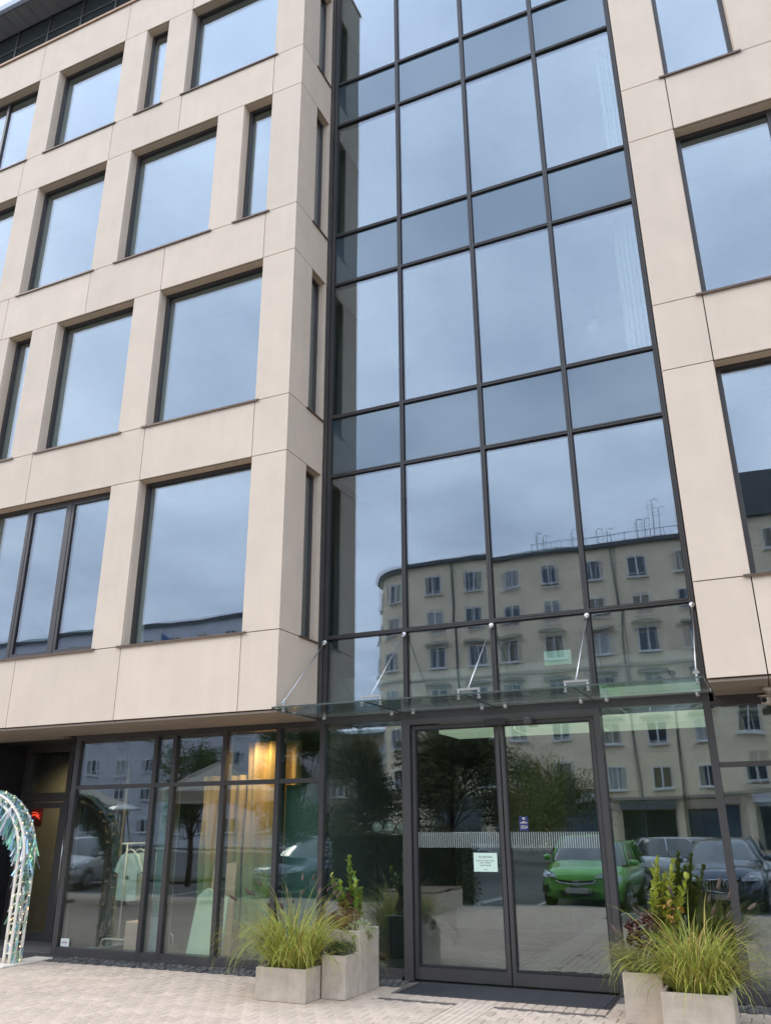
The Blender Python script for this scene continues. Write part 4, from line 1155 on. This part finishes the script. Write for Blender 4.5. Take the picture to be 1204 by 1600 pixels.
def block(name, label, x0, x1, y, h, m_, nx, nf, proto, roof=STUC_D):
    g = thing(name, label, 'building', ((x0 + x1) / 2, y, ROADZ)); wd = (x1 - x0) / 2
    MB().box(-wd, wd, -12, 0, 0, h).build('wall', m_, g); MB().box(-wd - .3, wd + .3, -12.3, .3, h + .002, h + .4).build('roof', roof, g)
    for f in range(nf):
        for i in range(nx):
            add_win(g, proto, -wd + (i + .5) * 2 * wd / nx, .03, 1.3 + f * (h - .8) / nf, 0)
    return g
block('apartment_block', 'pale lilac grey apartment block with rows of white windows far down the street', -90, -36, -57.8, 21.3, LILAC, 16, 7, WPS)
block('apartment_block', 'low tan apartment block beside the rounded olive block', -35.4, -23.4, -66, 10.2, TAN, 5, 3, WP)
# ---- cars
TYRE = mat('tyre', (.018, .018, .018), .8, .2, 20)
RIM = mat('alloy_rim', (.45, .45, .46), .3, .05, metal=.8)
CGLASS = mat('car_glass', (.03, .04, .05), .04, .1, 2, spec=1.0, coat=1.0)
CHROME = mat('chrome', (.75, .76, .78), .12, .02, metal=1.0)
LAMPG = mat('headlight_glass', (.45, .48, .52), .08, .3, 14, spec=.8)
PLATE = mat('plate_white', (.6, .6, .58), .5, .03)
TAIL = mat('tail_light', (.30, .01, .01), .2, .1)
def interp(ks, t):
    for (a, va), (b, vb) in zip(ks[:-1], ks[1:]):
        if t <= b:
            u = (t - a) / (b - a) if b > a else 0; u = u * u * (3 - 2 * u) * .5 + u * .5
            return va + (vb - va) * u
    return ks[-1][1]
def car(label, x, y, rz, paint, L=4.0, W=1.76, Ht=1.46, suv=0.0, kidney=False, ring=False):
    g = thing('parked_car', label, 'car', (x, y, ROADZ), rz, 'cars parked along the street')
    hw = W / 2; zb = .20 + suv * .05
    zt_k = [(0, .50), (.012, .66), (.05, .80 + suv * .12), (.12, .87 + suv * .14), (.27, .98 + suv * .12), (.5, 1.0 + suv * .12), (.86, 1.03 + suv * .1), (.97, .96), (1, .66)]
    w_k = [(0, .66), (.02, .82), (.08, .95), (.2, 1.0), (.8, 1.0), (.94, .95), (1, .80)]
    b = MB(); rings = []
    for i in range(41):
        t = i / 40; yy = L / 2 - L * t; wv = hw * interp(w_k, t); zt = interp(zt_k, t); z0 = zb + (.06 if t < .02 or t > .98 else 0)
        half = [(0, z0), (.80 * wv, z0), (.95 * wv, z0 + .07), (1.0 * wv, z0 + .5 * (zt - z0)), (.985 * wv, zt - .20 * (zt - z0)), (.93 * wv, zt - .06), (.75 * wv, zt - .008), (.4 * wv, zt + .012), (0, zt + .016)]
        rings.append([(px_, yy, pz) for px_, pz in half] + [(-px_, yy, pz) for px_, pz in reversed(half[1:-1])])
    b.loft(rings, True, True); body = b.build('body', paint, g, True)
    # greenhouse
    zbelt = .97 + suv * .12
    y_ws, y_re = L / 2 - .255 * L, L / 2 - .965 * L
    yr0, yr1 = L / 2 - .43 * L, L / 2 - .86 * L
    def outl(y0, y1, wd, z, c):
        return [(-wd + c, y0, z), (0, y0 + .10 * c / .25, z + .004), (wd - c, y0, z), (wd, y0 - c * 1.6, z), (wd, (y0 + y1) / 2, z), (wd, y1 + c, z), (wd - c, y1, z), (0, y1 - .02, z), (-wd + c, y1, z), (-wd, y1 + c, z), (-wd, (y0 + y1) / 2, z), (-wd, y0 - c * 1.6, z)]
    lv = []
    for q in (0, .35, .7, .92):
        e = q ** 1.15
        lv.append(outl(y_ws + (yr0 - y_ws) * e, y_re + (yr1 - y_re) * e, hw * (.93 - .20 * q), zbelt + (Ht - zbelt) * (1 - (1 - q) ** 1.25), .16))
    gb = MB(); gb.loft(lv); gb.build('windows', CGLASS, g, True)
    top = [(px_ * .9, (py_ - (yr0 + yr1) / 2) * .93 + (yr0 + yr1) / 2, Ht) for px_, py_, pz in lv[-1]]
    mid = [(px_ * .45, (py_ - (yr0 + yr1) / 2) * .5 + (yr0 + yr1) / 2, Ht + .02) for px_, py_, pz in lv[-1]]
    rb = MB(); rb.loft([[(px_ * 1.01, py_, pz - .01) for px_, py_, pz in lv[-1]], top, mid], False, True); rb.build('roof', paint, g, True)
    pb = MB()
    for s in (-1, 1):
        for idx in ((2, 8)[s < 0] if False else None,) if False else ():
            pass
        ia, ib, icc = (3, 4, 5) if s > 0 else (11, 10, 9)
        for j_, r_ in ((ia, .028), (ib, .03), (icc, .05)):
            pb.tube([Vector(l[j_]) * 1.0 + Vector((s * .006, 0, 0)) for l in lv], r_, 5)
    pb.build('pillars', paint, g, True)
    for s in (-1, 1):
        # mirror
        mb = MB(); mb.lathe([(.001, -.10), (.055, -.06), (.075, 0), (.06, .07), (.001, .10)], (s * (hw + .10), y_ws - .32, zbelt + .05), 10, 'x'); mb.build('mirror', paint, g, True)
        for yy in (L / 2 - .19 * L, L / 2 - .81 * L):
            wm = MB(); r_ = .31 + suv * .04; wm.lathe([(r_ * .62, -.10), (r_ * .95, -.105), (r_, -.07), (r_, .07), (r_ * .95, .105), (r_ * .62, .10)], (s * (hw - .10), yy, r_), 24, 'x')
            wo = wm.build('wheel', TYRE, g, True)
            rm_ = MB(); rm_.lathe([(r_ * .12, s * .112), (r_ * .60, s * .104)][::s] if s > 0 else [(r_ * .60, -.104), (r_ * .12, -.112)], (s * (hw - .10), yy, r_), 20, 'x')
            for kk in range(5):
                a = kk * 1.2566; rm_.tube([(s * (hw - .10 + .108), yy, r_), (s * (hw - .10 + .108), yy + r_ * .58 * math.cos(a), r_ + r_ * .58 * math.sin(a))], .03, 5)
            rm_.build('rim', RIM, wo)
            ab = MB(); ab.tube([(s * (hw + .002), yy + (r_ + .045) * math.cos(a), r_ + (r_ + .045) * math.sin(a)) for a in [i * math.pi / 12 for i in range(13)]], .022, 5); ab.build('wheel_arch', TYRE, g, True)
        # headlight: swept-back wedge hugging the corner
        yf = L / 2
        pts = [(.46, .012, .645), (.70, -.045, .655), (.83, -.20, .70), (.80, -.36, .80 + suv * .06), (.62, -.17, .78 + suv * .05), (.48, -.02, .70)]
        hb = MB(); hb.loft([[(s * px_ * hw / .88, yf + py_ - .05, pz + suv * .06) for px_, py_, pz in (pts if s < 0 else pts[::-1])], [(s * px_ * hw / .88, yf + py_ + .022, pz + suv * .06) for px_, py_, pz in (pts if s < 0 else pts[::-1])]], True, True)
        hl = hb.build('headlight', LAMPG, g)
        sphere(.05, (s * .66 * hw / .88, yf - .075, .71 + suv * .06), 10, 6).build('lens', CHROME, hl, True)
        MB().cbox(s * .60 - .13, s * .60 + .13, -L / 2 - .01, -L / 2 + .12, .66, .86, .02).build('tail_light', TAIL, g)
        # lower side vents
        vb = MB(); vp = [(.50, .33), (.76, .34), (.78, .46), (.66, .50)]
        vb.loft([[(s * a * hw / .88, yf - .16, c) for a, c in (vp if s < 0 else vp[::-1])], [(s * a * hw / .88, yf + .006 - .10 * (a - .5) / .26, c) for a, c in (vp if s < 0 else vp[::-1])]], True, True); vb.build('air_vent', BLACK, g)
    gp = [(-.46, .52), (-.40, .47), (0, .44), (.40, .47), (.46, .52), (.43, .60), (0, .585), (-.43, .60)]
    if kidney:
        for s in (-1, 1):
            kp = [(.03, .46), (.36, .48), (.42, .58), (.36, .70), (.06, .72), (.02, .66)]
            kb = MB(); kb.loft([[(s * a, L / 2 - .10, c) for a, c in (kp if s < 0 else kp[::-1])], [(s * a, L / 2 + .03, c) for a, c in (kp if s < 0 else kp[::-1])]], True, True); ko = kb.build('grille', BLACK, g)
            cb = MB(); cb.tube([(s * a, L / 2 + .035, c) for a, c in kp + kp[:1]], .016, 6); cb.build('grille_surround', CHROME, ko, True)
            for q in range(5): MB().box(s * (.08 + q * .06) - .006, s * (.08 + q * .06) + .006, L / 2 + .031, L / 2 + .037, .50, .68).build('grille_bar', CHROME, ko)
    else:
        gb_ = MB(); gb_.loft([[(a, L / 2 - .12, c) for a, c in gp], [(a, L / 2 + .012 - .05 * abs(a), c) for a, c in gp]], True, True); go = gb_.build('grille', BLACK, g)
        cb = MB(); cb.tube([(a, L / 2 + .022 - .05 * abs(a), c) for a, c in ((-.47, .60), (-.40, .535), (-.1, .515), (.1, .515), (.40, .535), (.47, .60))], .013, 6); cb.build('chrome_bar', CHROME, go, True)
        if ring:
            eb = MB(); eb.tube([(.062 * math.cos(i * math.pi / 10), L / 2 + .035, .535 + .062 * math.sin(i * math.pi / 10)) for i in range(21)], .010, 6)
            eb.tube([(-.05, L / 2 + .035, .53), (.01, L / 2 + .035, .545), (-.01, L / 2 + .035, .525), (.05, L / 2 + .035, .54)], .008, 5); eb.build('emblem', CHROME, go, True)
    lb = MB(); lp = [(-.36, .26), (.36, .26), (.44, .38), (-.44, .38)]
    lb.loft([[(a, L / 2 - .10, c) for a, c in lp], [(a, L / 2 + .008, c) for a, c in lp]], True, True); lb.build('lower_intake', BLACK, g)
    MB().cbox(-.26, .26, L / 2 + .012, L / 2 + .03, .33, .44, .004).build('number_plate', PLATE, g)
    return g
def paint(n, c, metal=.2): return mat(n, c, .22, .02, 2, metal=metal, coat=1.0)
car('bright green hatchback with chrome winged grille facing the glass entrance', 1.22, -10.75, 0, paint('paint_green', (.15, .50, .075)), 4.02, 1.75, 1.47, ring=True)
car('dark blue estate with chrome double grille parked beside the green hatchback', 4.15, -12.0, 0, paint('paint_navy', (.035, .055, .10)), 4.7, 1.86, 1.47, suv=.4, kidney=True)
car('silver grey estate car parked askew behind the green hatchback', 3.0, -17.8, R(-62), paint('paint_silver', (.66, .68, .70), .3), 4.5, 1.8, 1.48)
car('dark blue hatchback parked by the leafy young tree', -6.55, -11.2, R(8), paint('paint_blue', (.06, .09, .14)), 4.2, 1.78, 1.46)
car('white hatchback parked near the cream parasols', -15.4, -11.4, R(-18), paint('paint_white', (.62, .62, .60), 0), 4.0, 1.74, 1.48)
car('white saloon parked across the road behind the dark tree', -9.5, -30.5, R(80), paint('paint_white2', (.6, .61, .62), 0), 4.3, 1.76, 1.44)
car('silver blue hatchback parked under the bushy tree', -12.3, -24.5, R(75), paint('paint_silverblue', (.30, .36, .42), .4), 4.1, 1.76, 1.46)
# ---- trees and hedge
BARK = mat('bark', (.07, .05, .035), .95, .3, 12, .6)
def tree(label, x, y, h, rad, trunk_h, m_, n=5200, leaf=.085, droop=0.0, zs=1.0, seed=1):
    rr = random.Random(seed)
    g = thing('street_tree', label, 'tree', (x, y, ROADZ), 0, 'trees along the street')
    b = MB(); b.tube([(0, 0, 0), (.03, .02, trunk_h * .6), (0, .05, trunk_h), (.05, 0, h * .75)], [.11, .09, .08, .03], 8)
    cl = []
    for i in range(15):
        a = rr.uniform(0, 6.28); r_ = rad * rr.uniform(.25, .85); z = trunk_h + (h - trunk_h) * rr.uniform(.12, .88)
        k = math.sqrt(max(.08, 1 - ((z - trunk_h) / (h - trunk_h) - .45) ** 2 * 2.6))
        p_ = Vector((r_ * k * math.cos(a), r_ * k * math.sin(a), z)); cl.append((p_, rad * rr.uniform(.28, .48)))
        b.tube([(0, .03, trunk_h * rr.uniform(.8, 1.15)), p_ * .5 + Vector((0, 0, z * .12)), p_], [.04, .025, .01], 5)
    b.build('trunk', BARK, g, True)
    lb = MB()
    for i in range(n):
        c, r_ = cl[rr.randrange(len(cl))]
        d = Vector((rr.gauss(0, 1), rr.gauss(0, 1), rr.gauss(0, 1))).normalized() * r_ * rr.random() ** .4
        q = c + d; q.z -= droop * rr.random() * rad
        u = Vector((rr.gauss(0, 1), rr.gauss(0, 1), rr.gauss(0, .6) - droop * 2)).normalized(); v = u.cross(Vector((rr.gauss(0, 1), rr.gauss(0, 1), rr.gauss(0, 1)))).normalized()
        l_ = leaf * rr.uniform(.7, 1.3); ww = l_ * (.45 - .25 * min(1, droop))
        lb.quad(q - v * ww * .5, q + u * l_ - v * ww, q + u * l_ * 2, q + u * l_ + v * ww)
    o = lb.build('crown', m_, g); o['kind'] = 'stuff'
    return g
FD = mat('dark_foliage', (.060, .068, .020), .75, .3, 1.2, island=.35, col2=(.10, .085, .025), trans=.2)
FG = mat('green_foliage', (.070, .115, .030), .7, .3, 1.2, island=.35, col2=(.11, .15, .04), trans=.25)
FO = mat('olive_foliage', (.13, .15, .045), .7, .3, 1.2, island=.35, col2=(.17, .17, .06), trans=.25)
tree('dense dark brown green tree with straight trunk by the road', -6.6, -21.8, 6.2, 2.8, 1.4, FD, 17000, .10, seed=3)
tree('smaller bushy dark tree beside the dense one with the straight trunk', -10.2, -21.0, 5.3, 2.1, .9, FD, 11000, .09, seed=5)
tree('drooping willow tree in front of the olive apartment block', -4.2, -30.0, 5.3, 2.6, 2.0, FO, 10000, .11, droop=.55, seed=8)
tree('leafy green young tree by the dark blue hatchback', -8.8, -13.6, 5.2, 1.6, 1.2, FG, 9000, .075, seed=11)
tree('round green tree beside the cream parasols', -12.4, -13.0, 4.6, 1.3, 1.6, FG, 4200, .075, seed=13)
hd = thing('hedge', 'tall dark shaggy hedge behind the timber topped bench', 'hedge', (-3.1, -8.75, ROADZ))
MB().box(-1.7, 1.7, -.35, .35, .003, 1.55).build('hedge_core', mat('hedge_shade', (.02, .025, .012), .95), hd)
lb = MB(); rr = random.Random(4)
for i in range(12000):
    xx_ = rr.uniform(-1.85, 1.85)
    q = Vector((xx_, rr.uniform(-.48, .48), rr.uniform(.02, 1.72 + .22 * math.sin(xx_ * 3.1) + .12 * math.sin(xx_ * 7)) * (1 if rr.random() < .85 else 1.1)))
    u = Vector((rr.gauss(0, 1), rr.gauss(0, 1), rr.gauss(.4, 1))).normalized(); v = u.cross(Vector((rr.gauss(0, 1), rr.gauss(0, 1), rr.gauss(0, 1)))).normalized()
    lb.quad(q - v * .01, q + u * .05 - v * .022, q + u * .09, q + u * .05 + v * .022)
o = lb.build('foliage', FD, hd); o['kind'] = 'stuff'
# ---- bench of concrete blocks with timber slats
bn = thing('street_bench', 'concrete block bench with dark timber seat on the paving', 'bench', (-1.75, -7.0, 0))
MB().cbox(-.55, .55, -.8, 1.0, .003, .36, .02).build('block', CONC, bn)
wsl = MB().cbox(-.56, .56, 0, .17, .362, .40, .006).mesh('slat', SHELF)
for i in range(9): put('slat', wsl, bn, (0, -.77 + i * .195, 0))
# ---- parasols, heater
CREAMF = mat('cream_canvas', (.62, .58, .50), .9, .05, 3, trans=.25)
def parasol(label, x, y, rim, apex, r_):
    g = thing('parasol', label, 'parasol', (x, y, 0), .3, 'parasols by the cafe')
    b = MB()
    k = 8
    rings = []
    for q in (1, .66, .33, .02):
        rings.append([(r_ * q * math.cos(j * 2 * math.pi / k), r_ * q * math.sin(j * 2 * math.pi / k), apex - (apex - rim) * q ** .92) for j in range(k)])
    b.loft([[(px_, py_, pz - .22) for px_, py_, pz in rings[0]]] + rings); b.build('canopy', CREAMF, g)
    MB().lathe([(.25, .003), (.25, .06), (.03, .07), (.03, apex)], (0, 0, 0), 14).build('pole', SHELF, g)
    for j in range(k):
        a = j * 2 * math.pi / k; MB().tube([(.03, 0, apex - .05), (r_ * math.cos(a), r_ * math.sin(a), rim - .01)], .011, 5).build('rib', SHELF, g)
    return g
parasol('cream parasol with a valance beside the patio heater', -10.4, -5.6, 2.15, 2.75, 1.35)
parasol('cream parasol standing between the heater and the leafy young tree', -6.9, -6.6, 2.45, 3.15, 1.5)
parasol('cream parasol near the white hatchback', -14.0, -6.8, 2.4, 3.2, 1.7)
ht = thing('patio_heater', 'steel pyramid patio heater with a round hat', 'heater', (-8.7, -5.4, 0))
b = MB()
for sx in (-1, 1):
    for sy in (-1, 1): b.tube([(sx * .25, sy * .25, .5), (sx * .06, sy * .06, 2.0)], .016, 6)
b.build('frame', STEEL, ht); MB().lathe([(.30, .003), (.30, .5), (.26, .52)], (0, 0, 0), 4).build('base', STEEL, ht)
MB().lathe([(.07, .52), (.07, 2.0)], (0, 0, 0), 10).build('flame_tube', CGLASS, ht); MB().lathe([(.42, 2.02), (.40, 2.05), (.15, 2.14), (.02, 2.16)], (0, 0, 0), 18).build('hat', STEEL, ht, True)
# ---- lamp post and road sign
lp = thing('street_lamp', 'slim grey street lamp post in front of the apartment block', 'street lamp', (1.9, -28.5, ROADZ))
b = MB(); b.tube([(0, 0, 0), (0, 0, 7.6), (0, .25, 8.0), (0, 1.0, 8.15)], [.09, .055, .05, .04], 8); b.build('pole', FRAME2, lp, True); MB().cbox(-.13, .13, .9, 1.5, 8.1, 8.2, .03).build('lamp_head', FRAME2, lp)
sg = thing('road_sign', 'road sign on a grey post seen from its blank back beside the navy estate', 'sign', (6.3, -15.6, ROADZ))
MB().tube([(0, 0, 0), (0, 0, 3.5)], .035, 8).build('post', STEEL, sg); MB().cbox(-.38, .38, -.06, -.04, 2.75, 3.45, .01).build('plate', mat('sign_back', (.20, .24, .22), .5), sg)
fl = thing('flagpole', 'white flagpole with a blue flag by the pale lilac block', 'flagpole', (-45, -52, ROADZ))
MB().tube([(0, 0, 0), (0, 0, 19.5)], .07, 6).build('pole', WHITEM, fl); b = MB()
for i in range(6): b.quad((i * .3, .1 * math.sin(i), 17 - i * .12), (i * .3 + .3, .1 * math.sin(i + 1), 16.88 - i * .12), (i * .3 + .3, .1 * math.sin(i + 1), 19 - i * .2), (i * .3, .1 * math.sin(i), 19.2 - i * .2))
b.build('flag', mat('flag_blue', (.08, .15, .3), .8), fl)
